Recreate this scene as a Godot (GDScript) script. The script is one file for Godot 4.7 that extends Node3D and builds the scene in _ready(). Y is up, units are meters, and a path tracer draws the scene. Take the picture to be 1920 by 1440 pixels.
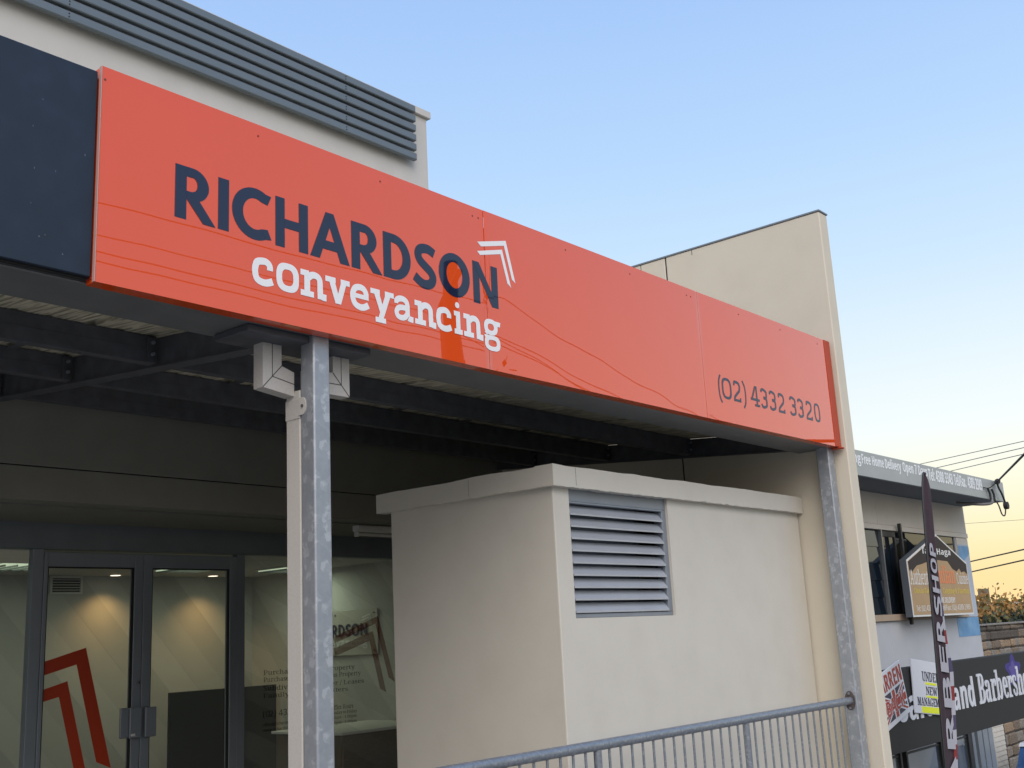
extends Node3D
# A shop front with an orange fascia sign under a canopy, seen from the footpath at dusk. x runs along the facade, z towards the street, y up; metres.

var M := {}
var boxes := {}
var rng := RandomNumberGenerator.new()

func _ready() -> void:
	rng.seed = 20
	# ---- camera, sky, sun, exposure
	var cam := Camera3D.new()
	cam.name = "camera"
	add_child(cam)
	cam.position = Vector3(0, 1.6, 3.983)
	cam.basis = Basis(Vector3.UP, -0.87112) * Basis(Vector3.RIGHT, 0.22694) * Basis(Vector3.BACK, -0.051783)
	cam.fov = rad_to_deg(2.0 * atan(720.0 / 2071.8))
	cam.near = 0.05
	cam.far = 2000.0
	cam.current = true
	var env := Environment.new()
	env.background_mode = Environment.BG_SKY
	env.sky = Sky.new()
	var pano := PanoramaSkyMaterial.new()
	pano.panorama = sky_picture()
	env.sky.sky_material = pano
	env.tonemap_mode = Environment.TONE_MAPPER_LINEAR
	env.tonemap_exposure = 1.0
	env.sdfgi_enabled = true
	env.ssao_enabled = true
	env.ssil_enabled = true
	var we := WorldEnvironment.new()
	we.name = "world"
	we.environment = env
	add_child(we)
	var sun := DirectionalLight3D.new()
	sun.name = "sun"
	add_child(sun)
	sun.look_at_from_position(Vector3.ZERO, -SUN_DIR, Vector3.UP)
	sun.light_energy = 0.62
	sun.light_color = Color(1.0, 0.95, 0.89)
	sun.light_angular_distance = 50.0
	sun.shadow_enabled = true

	make_materials()
	ground()
	main_building()
	shop_front()
	interior()
	canopy()
	louvre_screen()
	wing_wall()
	vent_house()
	posts_and_pipes()
	railing()
	orange_sign()
	neighbour()
	barber()
	far_right()
	wires()
	across_street()

const SUN_DIR := Vector3(-0.52, 0.62, 0.59)     # a wide hazy brightness behind the camera's left shoulder
const GLOW_DIR := Vector3(0.998, 0.0, -0.06)    # the bright yellow quarter of the horizon

# ------------------------------------------------------------------ sky
func ramp(keys: Array, e: float) -> Vector3:
	for i in range(1, keys.size()):
		if e <= keys[i][0]:
			var f: float = (e - keys[i - 1][0]) / (keys[i][0] - keys[i - 1][0])
			return (keys[i - 1][1] as Vector3).lerp(keys[i][1], f)
	return keys[-1][1]

func sky_picture() -> ImageTexture:
	var near := [[0.0, Vector3(0.97, 0.70, 0.36)], [2.0, Vector3(0.95, 0.76, 0.40)], [4.0, Vector3(0.96, 0.88, 0.58)], [6.5, Vector3(0.95, 0.96, 0.80)], [9.0, Vector3(0.90, 0.98, 1.0)], [13.0, Vector3(0.77, 0.91, 1.0)], [18.0, Vector3(0.60, 0.80, 1.0)], [24.0, Vector3(0.48, 0.70, 1.0)], [31.0, Vector3(0.39, 0.60, 0.97)], [42.0, Vector3(0.30, 0.49, 0.88)], [65.0, Vector3(0.21, 0.38, 0.76)], [90.0, Vector3(0.18, 0.34, 0.70)]]
	var away := [[0.0, Vector3(0.74, 0.62, 0.58)], [5.0, Vector3(0.80, 0.70, 0.68)], [10.0, Vector3(0.78, 0.78, 0.86)], [18.0, Vector3(0.60, 0.71, 0.95)], [31.0, Vector3(0.40, 0.57, 0.92)], [65.0, Vector3(0.21, 0.38, 0.76)], [90.0, Vector3(0.18, 0.34, 0.70)]]
	var w := 1024
	var h := 512
	var sun := SUN_DIR.normalized()
	var data := PackedFloat32Array()
	data.resize(w * h * 3)
	for j in h:
		var e := 90.0 - (j + 0.5) / h * 180.0
		var ee := maxf(e, 0.0)
		var a := ramp(near, ee)
		var b := ramp(away, ee)
		for i in w:
			var az := (i + 0.5) / w * TAU
			var d := Vector3(sin(az) * cos(deg_to_rad(e)), sin(deg_to_rad(e)), -cos(az) * cos(deg_to_rad(e)))
			var c := Vector3(sin(az), 0, -cos(az)).dot(GLOW_DIR)
			var t := smoothstep(-0.9, 0.85, c)
			var v := b.lerp(a, t)
			var ang := rad_to_deg(acos(clampf(c, -1, 1)))
			v += Vector3(0.16, 0.10, 0.02) * exp(-pow(ang / 30.0, 2.0)) * exp(-ee / 9.0)
			v += Vector3(0.60, 0.50, 0.38) * exp(-pow(rad_to_deg(acos(clampf(d.dot(sun), -1, 1))) / 30.0, 2.0))
			if e < 0.0:
				v *= 0.35
			var k := (j * w + i) * 3
			data[k] = v.x
			data[k + 1] = v.y
			data[k + 2] = v.z
	return ImageTexture.create_from_image(Image.create_from_data(w, h, false, Image.FORMAT_RGBF, data.to_byte_array()))

# ------------------------------------------------------------------ names, things, parts
func numbered(parent: Node, called: String) -> String:
	if not parent.has_node(NodePath(called)):
		return called
	var i := 1
	while parent.has_node(NodePath("%s_%03d" % [called, i])):
		i += 1
	return "%s_%03d" % [called, i]

func tag(o: Node, label: String, category: String, group := "") -> Node:
	o.set_meta("label", label)
	o.set_meta("category", category)
	if group:
		o.set_meta("group", group)
	return o

func thing(called: String, label: String, category: String, at := Vector3.ZERO, group := "") -> Node3D:
	var o := Node3D.new()
	o.name = numbered(self, called)
	add_child(o, true)
	o.position = at
	tag(o, label, category, group)
	return o

func put(called: String, mesh: Mesh, m: Material, parent: Node3D = self, at := Transform3D()) -> MeshInstance3D:
	var o := MeshInstance3D.new()
	o.name = numbered(parent, called)
	o.mesh = mesh
	o.material_override = m
	parent.add_child(o, true)
	o.global_transform = at
	return o

func moved(v: Vector3) -> Transform3D:
	return Transform3D(Basis(), v)

# ------------------------------------------------------------------ mesh helpers
func tri(st: SurfaceTool, a: Vector3, b: Vector3, c: Vector3, out: Vector3) -> void:
	var n := (a - c).cross(a - b)
	if n.dot(out) < 0.0:
		var t := b
		b = c
		c = t
		n = -n
	n = n.normalized()
	for v in [a, b, c]:
		st.set_normal(n)
		st.add_vertex(v)

func quad(st: SurfaceTool, a: Vector3, b: Vector3, c: Vector3, d: Vector3, out: Vector3) -> void:
	tri(st, a, b, c, out)
	tri(st, a, c, d, out)

func start() -> SurfaceTool:
	var st := SurfaceTool.new()
	st.begin(Mesh.PRIMITIVE_TRIANGLES)
	return st

func bevel_box(size: Vector3, bev: float) -> ArrayMesh:
	var key := "%.4f %.4f %.4f %.4f" % [size.x, size.y, size.z, bev]
	if boxes.has(key):
		return boxes[key]
	var st := start()
	add_box(st, Vector3.ZERO, size, bev)
	boxes[key] = st.commit()
	return boxes[key]

func add_box(st: SurfaceTool, at: Vector3, size: Vector3, bev: float, basis := Basis()) -> void:
	var h := size / 2.0
	var e := minf(bev, minf(h.x, minf(h.y, h.z)) * 0.8)
	var pt := func(ax: int, s: Vector3) -> Vector3:   # the corner of face ax next to box corner s
		var p := Vector3(s.x * (h.x - e), s.y * (h.y - e), s.z * (h.z - e))
		p[ax] = s[ax] * h[ax]
		return at + basis * p
	for ax in 3:
		var u := (ax + 1) % 3
		var v := (ax + 2) % 3
		for s in [-1.0, 1.0]:
			var q := []
			for k in [[-1.0, -1.0], [1.0, -1.0], [1.0, 1.0], [-1.0, 1.0]]:
				var c := Vector3()
				c[ax] = s
				c[u] = k[0]
				c[v] = k[1]
				q.append(pt.call(ax, c))
			var n := Vector3()
			n[ax] = s
			quad(st, q[0], q[1], q[2], q[3], basis * n)
		if e <= 0.0:
			continue
		for s in [[-1.0, -1.0], [1.0, -1.0], [1.0, 1.0], [-1.0, 1.0]]:   # edges along ax
			var lo := Vector3()
			lo[u] = s[0]
			lo[v] = s[1]
			lo[ax] = -1.0
			var hi := lo
			hi[ax] = 1.0
			var n2 := Vector3()
			n2[u] = s[0]
			n2[v] = s[1]
			quad(st, pt.call(u, lo), pt.call(u, hi), pt.call(v, hi), pt.call(v, lo), basis * n2)
	if e > 0.0:
		for sx in [-1.0, 1.0]:
			for sy in [-1.0, 1.0]:
				for sz in [-1.0, 1.0]:
					var s3 := Vector3(sx, sy, sz)
					tri(st, pt.call(0, s3), pt.call(1, s3), pt.call(2, s3), basis * s3)

func box(parent: Node3D, called: String, a: Vector3, b: Vector3, m: Material, bev := 0.003) -> MeshInstance3D:
	return put(called, bevel_box((b - a).abs(), bev), m, parent, moved((a + b) / 2.0))

func tube_into(st: SurfaceTool, pts: Array, r: float, sides := 12, caps := true) -> void:
	var side := Vector3.ZERO
	var rings := []
	for i in pts.size():
		var d: Vector3 = ((pts[mini(i + 1, pts.size() - 1)] as Vector3) - (pts[maxi(i - 1, 0)] as Vector3)).normalized()
		if side == Vector3.ZERO:
			side = d.cross(Vector3.UP if absf(d.y) < 0.9 else Vector3.RIGHT).normalized()
		side = (side - d * side.dot(d)).normalized()
		var up := d.cross(side)
		var ring := []
		for k in sides:
			var t := TAU * k / sides
			var n := side * cos(t) + up * sin(t)
			ring.append([(pts[i] as Vector3) + n * r, n])
		rings.append(ring)
	for i in pts.size() - 1:
		for k in sides:
			var k2 := (k + 1) % sides
			smooth_quad(st, [rings[i][k], rings[i + 1][k], rings[i + 1][k2], rings[i][k2]])
	if caps:
		for i in [0, pts.size() - 1]:
			var o: Vector3 = (pts[i] as Vector3) - (pts[1 if i == 0 else pts.size() - 2] as Vector3)
			for k in sides:
				tri(st, pts[i], rings[i][k][0], rings[i][(k + 1) % sides][0], o)

func smooth_quad(st: SurfaceTool, q: Array) -> void:   # q: [position, normal] pairs
	for t in [[0, 1, 2], [0, 2, 3]]:
		var a: Vector3 = q[t[0]][0]
		var b: Vector3 = q[t[1]][0]
		var c: Vector3 = q[t[2]][0]
		var n := (a - c).cross(a - b)
		var order: Array = t if n.dot(q[t[0]][1]) >= 0.0 else [t[0], t[2], t[1]]
		for k in order:
			st.set_normal(q[k][1])
			st.add_vertex(q[k][0])

func tube(pts: Array, r: float, sides := 12) -> ArrayMesh:
	var st := start()
	tube_into(st, pts, r, sides)
	return st.commit()

func bend(pts: Array, steps := 6) -> Array:   # a smooth path through points
	var out := []
	for i in pts.size() - 1:
		var p0: Vector3 = pts[maxi(i - 1, 0)]
		var p1: Vector3 = pts[i]
		var p2: Vector3 = pts[i + 1]
		var p3: Vector3 = pts[mini(i + 2, pts.size() - 1)]
		for k in steps:
			out.append(p1.cubic_interpolate(p2, p0, p3, float(k) / steps))
	out.append(pts[-1])
	return out

func prism_into(st: SurfaceTool, poly: PackedVector2Array, z0: float, z1: float, at := Transform3D()) -> void:
	if Geometry2D.is_polygon_clockwise(poly):
		poly.reverse()
	var idx := Geometry2D.triangulate_polygon(poly)
	for s in [0, 1]:
		var z := z1 if s else z0
		for i in range(0, idx.size(), 3):
			var p := []
			for k in 3:
				var q := poly[idx[i + k]]
				p.append(at * Vector3(q.x, q.y, z))
			tri(st, p[0], p[1], p[2], at.basis * Vector3(0, 0, (1.0 if s else -1.0) * signf(z1 - z0)))
	for i in poly.size():
		var a := poly[i]
		var b := poly[(i + 1) % poly.size()]
		var n := Vector3(b.y - a.y, a.x - b.x, 0)
		quad(st, at * Vector3(a.x, a.y, z0), at * Vector3(b.x, b.y, z0), at * Vector3(b.x, b.y, z1), at * Vector3(a.x, a.y, z1), at.basis * n)

func prism(poly: PackedVector2Array, z0: float, z1: float, at := Transform3D()) -> ArrayMesh:
	var st := start()
	prism_into(st, poly, z0, z1, at)
	return st.commit()

func pv(a: Array) -> PackedVector2Array:
	var out := PackedVector2Array()
	for p in a:
		out.append(Vector2(p[0], p[1]))
	return out

func letters(s: String, font: Font, rect: Rect2, at: Transform3D, depth := 0.003) -> Array:   # [mesh, transform] of a line of text that fills rect on the plane at
	var t := TextMesh.new()
	t.text = s
	t.font = font
	t.font_size = 32
	t.pixel_size = 0.01
	t.depth = 0.02
	t.curve_step = 1.2
	var b := t.get_aabb()
	var sx := rect.size.x / b.size.x
	var sy := rect.size.y / b.size.y
	var sz := depth / 0.02
	var tf := Transform3D(Basis(Vector3(sx, 0, 0), Vector3(0, sy, 0), Vector3(0, 0, sz)), Vector3(rect.position.x - b.position.x * sx, rect.position.y - b.position.y * sy, -b.position.z * sz))
	return [t, at * tf]

func text(parent: Node3D, called: String, s: String, font: String, rect: Rect2, at: Transform3D, m: Material, depth := 0.003) -> MeshInstance3D:
	var l := letters(s, fonts[font], rect, at, depth)
	return put(called, l[0], m, parent, l[1])

var fonts := {}

# ------------------------------------------------------------------ materials
func mat(key: String, c: Vector3, rough := 0.6, metal := 0.0) -> StandardMaterial3D:
	var m := StandardMaterial3D.new()
	m.resource_name = key
	m.albedo_color = Color(c.x, c.y, c.z).linear_to_srgb()
	m.roughness = rough
	m.metallic = metal
	M[key] = m
	return m

func noise(type: int, freq: float, sd: int, octaves := 4) -> FastNoiseLite:
	var n := FastNoiseLite.new()
	n.noise_type = type
	n.frequency = freq
	n.seed = sd
	n.fractal_octaves = octaves
	return n

func noise_tex(n: FastNoiseLite, stops: Array, side := 512, as_normal := false) -> NoiseTexture2D:
	var t := NoiseTexture2D.new()
	t.width = side
	t.height = side
	t.seamless = true
	t.seamless_blend_skirt = 0.2
	t.generate_mipmaps = false
	if stops.size():
		var g := Gradient.new()
		var off := PackedFloat32Array()
		var col := PackedColorArray()
		for s in stops:
			off.append(s[0])
			col.append(Color(s[1].x, s[1].y, s[1].z).linear_to_srgb())
		g.offsets = off
		g.colors = col
		t.color_ramp = g
	t.as_normal_map = as_normal
	t.noise = n
	return t

func grainy(key: String, stops: Array, n: FastNoiseLite, per_m: float, rough := 0.7, metal := 0.0, relief: NoiseTexture2D = null, relief_cm := 0.1) -> StandardMaterial3D:
	var m := mat(key, Vector3.ONE, rough, metal)
	m.albedo_texture = noise_tex(n, stops)
	m.uv1_triplanar = true
	m.uv1_world_triplanar = true
	m.uv1_scale = Vector3.ONE * per_m
	if relief:
		m.heightmap_enabled = true
		m.heightmap_texture = relief
		m.heightmap_scale = relief_cm
	return m

func shade(c: Vector3, a: float) -> Array:
	return [[0.0, c * (1.0 - a)], [0.5, c], [1.0, c * (1.0 + a)]]

func make_materials() -> void:
	for f in [["sans", "Droid Sans", 400], ["sans_bold", "Droid Sans", 700], ["serif", "Droid Serif", 400], ["serif_bold", "Droid Serif", 700], ["mono", "Droid Sans Mono", 400]]:
		var sf := SystemFont.new()
		sf.font_names = PackedStringArray([f[1]])
		sf.font_weight = f[2]
		fonts[f[0]] = sf
	var fine := noise_tex(noise(FastNoiseLite.TYPE_SIMPLEX, 0.06, 3, 5), [], 512)
	var cloud := noise(FastNoiseLite.TYPE_SIMPLEX, 0.008, 11, 6)
	var blotch := noise(FastNoiseLite.TYPE_SIMPLEX, 0.015, 12, 7)
	grainy("cream", [[0.0, Vector3(0.655, 0.60, 0.485)], [0.45, Vector3(0.675, 0.62, 0.50)], [1.0, Vector3(0.69, 0.635, 0.515)]], cloud, 0.45, 0.75, 0.0, fine, 0.035)
	grainy("pale_render", [[0.0, Vector3(0.60, 0.575, 0.505)], [0.45, Vector3(0.62, 0.595, 0.525)], [1.0, Vector3(0.635, 0.61, 0.54)]], cloud, 0.5, 0.75, 0.0, fine, 0.035)
	grainy("grey_wall", shade(Vector3(0.56, 0.545, 0.51), 0.04), cloud, 0.4, 0.7, 0.0, fine, 0.06)
	grainy("bulkhead", shade(Vector3(0.25, 0.248, 0.215), 0.05), blotch, 0.3, 0.8)
	grainy("header", shade(Vector3(0.17, 0.20, 0.22), 0.06), blotch, 0.3, 0.55)
	grainy("navy", [[0.0, Vector3(0.006, 0.015, 0.032)], [0.6, Vector3(0.007, 0.018, 0.038)], [1.0, Vector3(0.011, 0.023, 0.046)]], blotch, 0.7, 0.5)
	var o := mat("orange", Vector3(0.80, 0.085, 0.012), 0.012)
	o.metallic_specular = 0.5
	o.clearcoat_enabled = true
	o.clearcoat = 0.8
	o.clearcoat_roughness = 0.01
	mat("orange_matt", Vector3(0.48, 0.062, 0.022), 0.6)
	o = mat("vinyl_navy", Vector3(0.014, 0.022, 0.055), 0.02)
	o.metallic_specular = 0.5
	o = mat("vinyl_white", Vector3(0.86, 0.86, 0.86), 0.03)
	o = mat("vinyl_edge", Vector3(0.55, 0.32, 0.28), 0.4)
	mat("screw_head", Vector3(0.22, 0.05, 0.035), 0.6)
	grainy("slat", shade(Vector3(0.15, 0.18, 0.20), 0.04), cloud, 0.5, 0.42, 0.25)
	grainy("steel", shade(Vector3(0.095, 0.10, 0.115), 0.2), blotch, 0.8, 0.6, 0.2)
	grainy("soffit", shade(Vector3(0.14, 0.145, 0.15), 0.1), blotch, 0.5, 0.5)
	var ribs := noise(FastNoiseLite.TYPE_SIMPLEX, 0.03, 5, 5)
	grainy("roof", [[0.0, Vector3(0.20, 0.18, 0.13)], [0.35, Vector3(0.36, 0.33, 0.24)], [0.45, Vector3(0.70, 0.66, 0.50)], [1.0, Vector3(0.80, 0.76, 0.58)]], ribs, 0.6, 0.45, 0.1)
	M.roof.uv1_scale = Vector3(2.2, 1.0, 0.12)
	# galvanised steel: flat spangles of a few centimetres
	var sp := noise(FastNoiseLite.TYPE_CELLULAR, 0.028, 9, 2)
	sp.cellular_return_type = FastNoiseLite.RETURN_CELL_VALUE
	sp.domain_warp_enabled = true
	sp.domain_warp_amplitude = 26.0
	sp.domain_warp_frequency = 0.03
	grainy("galv", [[0.0, Vector3(0.33, 0.36, 0.395)], [0.5, Vector3(0.36, 0.39, 0.425)], [0.72, Vector3(0.39, 0.42, 0.455)], [0.78, Vector3(0.48, 0.51, 0.54)], [1.0, Vector3(0.50, 0.53, 0.56)]], sp, 1.8, 0.46, 0.5, fine, 0.03)
	var sp2 := noise(FastNoiseLite.TYPE_CELLULAR, 0.05, 19, 2)
	sp2.cellular_return_type = FastNoiseLite.RETURN_CELL_VALUE
	sp2.domain_warp_enabled = true
	sp2.domain_warp_amplitude = 14.0
	grainy("galv_rail", [[0.0, Vector3(0.20, 0.23, 0.27)], [0.6, Vector3(0.27, 0.30, 0.34)], [1.0, Vector3(0.38, 0.41, 0.45)]], sp2, 2.6, 0.4, 0.5)
	grainy("rust_plate", [[0.0, Vector3(0.07, 0.055, 0.05)], [1.0, Vector3(0.16, 0.13, 0.12)]], blotch, 3.0, 0.7, 0.3)
	var pv_n := noise(FastNoiseLite.TYPE_SIMPLEX, 0.05, 21, 5)
	grainy("pvc", [[0.0, Vector3(0.44, 0.43, 0.40)], [0.12, Vector3(0.48, 0.465, 0.43)], [0.22, Vector3(0.54, 0.52, 0.48)], [1.0, Vector3(0.58, 0.56, 0.52)]], pv_n, 2.2, 0.5)
	mat("seam", Vector3(0.05, 0.045, 0.04), 0.9)
	grainy("vent", shade(Vector3(0.24, 0.27, 0.31), 0.06), cloud, 0.7, 0.42, 0.25)
	grainy("vent_blade", shade(Vector3(0.46, 0.49, 0.53), 0.05), cloud, 0.7, 0.4, 0.3)
	grainy("frame", shade(Vector3(0.25, 0.285, 0.32), 0.04), cloud, 0.6, 0.45, 0.2)
	mat("gasket", Vector3(0.012, 0.012, 0.013), 0.7)
	var g := mat("glass", Vector3(1, 1, 1), 0.02)
	g.transparency = BaseMaterial3D.TRANSPARENCY_ALPHA
	g.albedo_color = Color(0.9, 0.95, 0.93, 0.08)
	mat("decal_orange", Vector3(0.50, 0.045, 0.010), 0.5)
	for f in [["decal_red", Color(0.62, 0.16, 0.10, 0.35)], ["decal_text", Color(0.12, 0.13, 0.13, 0.5)], ["film_0", Color(0.8, 0.82, 0.8, 0.03)], ["film_1", Color(0.8, 0.82, 0.8, 0.07)]]:
		g = mat(f[0], Vector3.ONE, 0.6)
		g.albedo_color = f[1]
		g.transparency = BaseMaterial3D.TRANSPARENCY_ALPHA
	var dk := noise(FastNoiseLite.TYPE_SIMPLEX, 0.02, 31, 3)
	grainy("ceiling", shade(Vector3(0.55, 0.55, 0.53), 0.03), dk, 0.7, 0.9)
	mat("ceiling_bar", Vector3(0.3, 0.3, 0.29), 0.6)
	for k in 3:
		grainy("paper_%d" % k, shade(Vector3(0.58, 0.585, 0.56) * [1.0, 0.92, 0.845][k], 0.015), dk, 0.5, 0.85)
	grainy("carpet", shade(Vector3(0.06, 0.06, 0.065), 0.3), noise(FastNoiseLite.TYPE_SIMPLEX, 0.2, 8, 3), 1.0, 0.95)
	mat("black", Vector3(0.005, 0.005, 0.005), 0.6)
	mat("white", Vector3(0.75, 0.76, 0.74), 0.5)
	mat("silver", Vector3(0.30, 0.32, 0.34), 0.35, 0.7)
	grainy("wood", [[0.0, Vector3(0.10, 0.075, 0.05)], [0.5, Vector3(0.14, 0.105, 0.07)], [1.0, Vector3(0.17, 0.13, 0.09)]], noise(FastNoiseLite.TYPE_SIMPLEX, 0.02, 14, 5), 0.8, 0.5)
	M.wood.uv1_scale = Vector3(0.5, 4.0, 4.0)
	grainy("acrylic", shade(Vector3(0.50, 0.49, 0.44), 0.02), dk, 0.6, 0.4)
	var lit := mat("troffer_light", Vector3(0.8, 0.8, 0.8), 0.5)
	lit.emission_enabled = true
	lit.emission = Color(0.78, 0.86, 0.72)
	lit.emission_energy_multiplier = 0.75
	lit = mat("downlight_lens", Vector3(0.8, 0.8, 0.8), 0.5)
	lit.emission_enabled = true
	lit.emission = Color(1.0, 0.93, 0.82)
	lit.emission_energy_multiplier = 2.0
	# neighbour
	grainy("sheet_cream", shade(Vector3(0.66, 0.61, 0.52), 0.04), cloud, 0.3, 0.7)
	grainy("sheet_grey", shade(Vector3(0.48, 0.50, 0.53), 0.04), cloud, 0.3, 0.7)
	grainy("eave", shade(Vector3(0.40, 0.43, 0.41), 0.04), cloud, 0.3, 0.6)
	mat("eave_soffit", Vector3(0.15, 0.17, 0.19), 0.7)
	grainy("sill", shade(Vector3(0.42, 0.33, 0.24), 0.05), cloud, 0.4, 0.7)
	mat("room_wall", Vector3(0.38, 0.37, 0.35), 0.9)
	g = mat("glass_dark", Vector3(0.008, 0.014, 0.022), 0.05)
	g = mat("glass_mirror", Vector3(0.60, 0.55, 0.45), 0.05, 1.0)
	mat("letter_pale", Vector3(0.85, 0.88, 0.90), 0.6)
	mat("lb_side", Vector3(0.12, 0.14, 0.165), 0.45, 0.2)
	grainy("lb_face", shade(Vector3(0.44, 0.30, 0.16), 0.06), cloud, 0.5, 0.55)  # brown print with the mirrored yellow sky mixed into its colour
	mat("lb_dark", Vector3(0.022, 0.013, 0.012), 0.6)
	mat("lb_yellow", Vector3(0.72, 0.58, 0.10), 0.5)
	mat("lb_red", Vector3(0.78, 0.24, 0.10), 0.5)
	grainy("poster", [[0.0, Vector3(0.09, 0.25, 0.46)], [0.5, Vector3(0.12, 0.31, 0.54)], [1.0, Vector3(0.20, 0.38, 0.58)]], cloud, 0.5, 0.5)
	mat("poster_pale", Vector3(0.42, 0.49, 0.58), 0.5)
	mat("board_black", Vector3(0.016, 0.017, 0.018), 0.65)
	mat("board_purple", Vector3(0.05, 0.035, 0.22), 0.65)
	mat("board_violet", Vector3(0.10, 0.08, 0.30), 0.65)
	grainy("flag", shade(Vector3(0.045, 0.024, 0.034), 0.2), blotch, 0.8, 0.8)
	mat("flag_white", Vector3(0.42, 0.42, 0.46), 0.8)
	mat("flag_red", Vector3(0.24, 0.03, 0.03), 0.8)
	mat("flag_blue", Vector3(0.07, 0.06, 0.12), 0.8)
	mat("sign_white", Vector3(0.66, 0.69, 0.74), 0.5)
	mat("sign_red", Vector3(0.36, 0.045, 0.032), 0.5)
	mat("sign_navy", Vector3(0.035, 0.035, 0.07), 0.5)
	mat("sign_yellow", Vector3(0.80, 0.86, 0.02), 0.5)
	for k in 4:
		var base: Vector3 = [Vector3(0.13, 0.11, 0.09), Vector3(0.24, 0.19, 0.14), Vector3(0.40, 0.29, 0.19), Vector3(0.30, 0.27, 0.23)][k]
		grainy("stone_%d" % k, [[0.0, base * 0.35], [0.35, base * 0.7], [0.6, base], [1.0, base * 1.35]], noise(FastNoiseLite.TYPE_SIMPLEX, 0.03, 40 + k, 5), 1.3, 0.95, 0.0, fine, 1.2)
	mat("mortar", Vector3(0.06, 0.055, 0.05), 0.95)
	grainy("plank_white", shade(Vector3(0.60, 0.57, 0.50), 0.06), cloud, 0.8, 0.7)
	mat("dark_metal", Vector3(0.04, 0.04, 0.042), 0.5, 0.3)
	mat("cable", Vector3(0.03, 0.03, 0.032), 0.7)
	mat("wire_pale", Vector3(0.22, 0.21, 0.2), 0.5, 0.4)
	mat("car_white", Vector3(0.65, 0.67, 0.7), 0.2)
	mat("car_glass_sky", Vector3(0.03, 0.08, 0.2), 0.05)  # blue of the mirrored sky is painted into the glass
	mat("tyre", Vector3(0.015, 0.015, 0.015), 0.85)
	mat("lens_red", Vector3(0.4, 0.02, 0.02), 0.2)
	mat("yucca", Vector3(0.035, 0.065, 0.035), 0.5)
	mat("leaf_goldlit", Vector3(0.36, 0.19, 0.05), 0.7)  # warm low light on the foliage is mixed into this leaf colour
	mat("leaf_green", Vector3(0.13, 0.115, 0.035), 0.7)
	mat("leaf_dark", Vector3(0.03, 0.04, 0.02), 0.7)
	for k in ["leaf_goldlit", "leaf_green", "leaf_dark", "yucca"]:
		M[k].backlight_enabled = true
		M[k].backlight = M[k].albedo_color * 0.6
		M[k].cull_mode = BaseMaterial3D.CULL_DISABLED
	grainy("bark", shade(Vector3(0.08, 0.065, 0.05), 0.3), blotch, 2.0, 0.95)
	mat("roof_pale", Vector3(0.62, 0.60, 0.58), 0.5)
	mat("pole_wood", Vector3(0.10, 0.085, 0.07), 0.9)
	grainy("asphalt", [[0.0, Vector3(0.05, 0.05, 0.05)], [1.0, Vector3(0.10, 0.10, 0.10)]], noise(FastNoiseLite.TYPE_SIMPLEX, 0.1, 50, 4), 0.5, 0.9)
	grainy("ground", [[0.0, Vector3(0.14, 0.13, 0.11)], [1.0, Vector3(0.22, 0.20, 0.17)]], noise(FastNoiseLite.TYPE_SIMPLEX, 0.05, 51, 5), 0.2, 0.95)
	grainy("paving", [[0.0, Vector3(0.27, 0.26, 0.235)], [1.0, Vector3(0.35, 0.335, 0.305)]], noise(FastNoiseLite.TYPE_SIMPLEX, 0.05, 52, 5), 0.5, 0.9)
	grainy("grass", [[0.0, Vector3(0.03, 0.05, 0.02)], [1.0, Vector3(0.07, 0.09, 0.03)]], noise(FastNoiseLite.TYPE_SIMPLEX, 0.08, 53, 4), 0.7, 0.95)

# ------------------------------------------------------------------ ground
func ground_y(x: float) -> float:
	return -0.14 - 2.66 * smoothstep(9.3, 17.0, x) - maxf(0.0, x - 60.0) * 0.01

func strip(called: String, xs: Array, z0: float, z1: float, lift: float, m: Material) -> void:
	var st := start()
	for i in xs.size() - 1:
		var a := Vector3(xs[i], ground_y(xs[i]) + lift, z0)
		var b := Vector3(xs[i + 1], ground_y(xs[i + 1]) + lift, z0)
		quad(st, a, b, b + Vector3(0, 0, z1 - z0), a + Vector3(0, 0, z1 - z0), Vector3.UP)
	put(called, st.commit(), m).set_meta("kind", "structure")

func ground() -> void:
	var xs := [-900.0, -200.0, -60.0, -20.0, 0.0, 9.3]
	for k in 14:
		xs.append(9.3 + 7.7 * (k + 1) / 14.0)
	xs.append_array([25.0, 40.0, 60.0, 100.0, 200.0, 900.0])
	strip("ground", xs, -900.0, 900.0, 0.0, M.ground)
	strip("footpath", xs.slice(2, xs.size() - 2), 0.5, 6.5, 0.02, M.paving)
	strip("road", xs.slice(2, xs.size() - 2), 7.2, 15.0, 0.008, M.asphalt)
	var k := box(self, "terrace_slab", Vector3(-8, -0.6, -12.0), Vector3(9.2, 0.0, 0.25), M.paving, 0.01)
	k.set_meta("kind", "structure")

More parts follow.
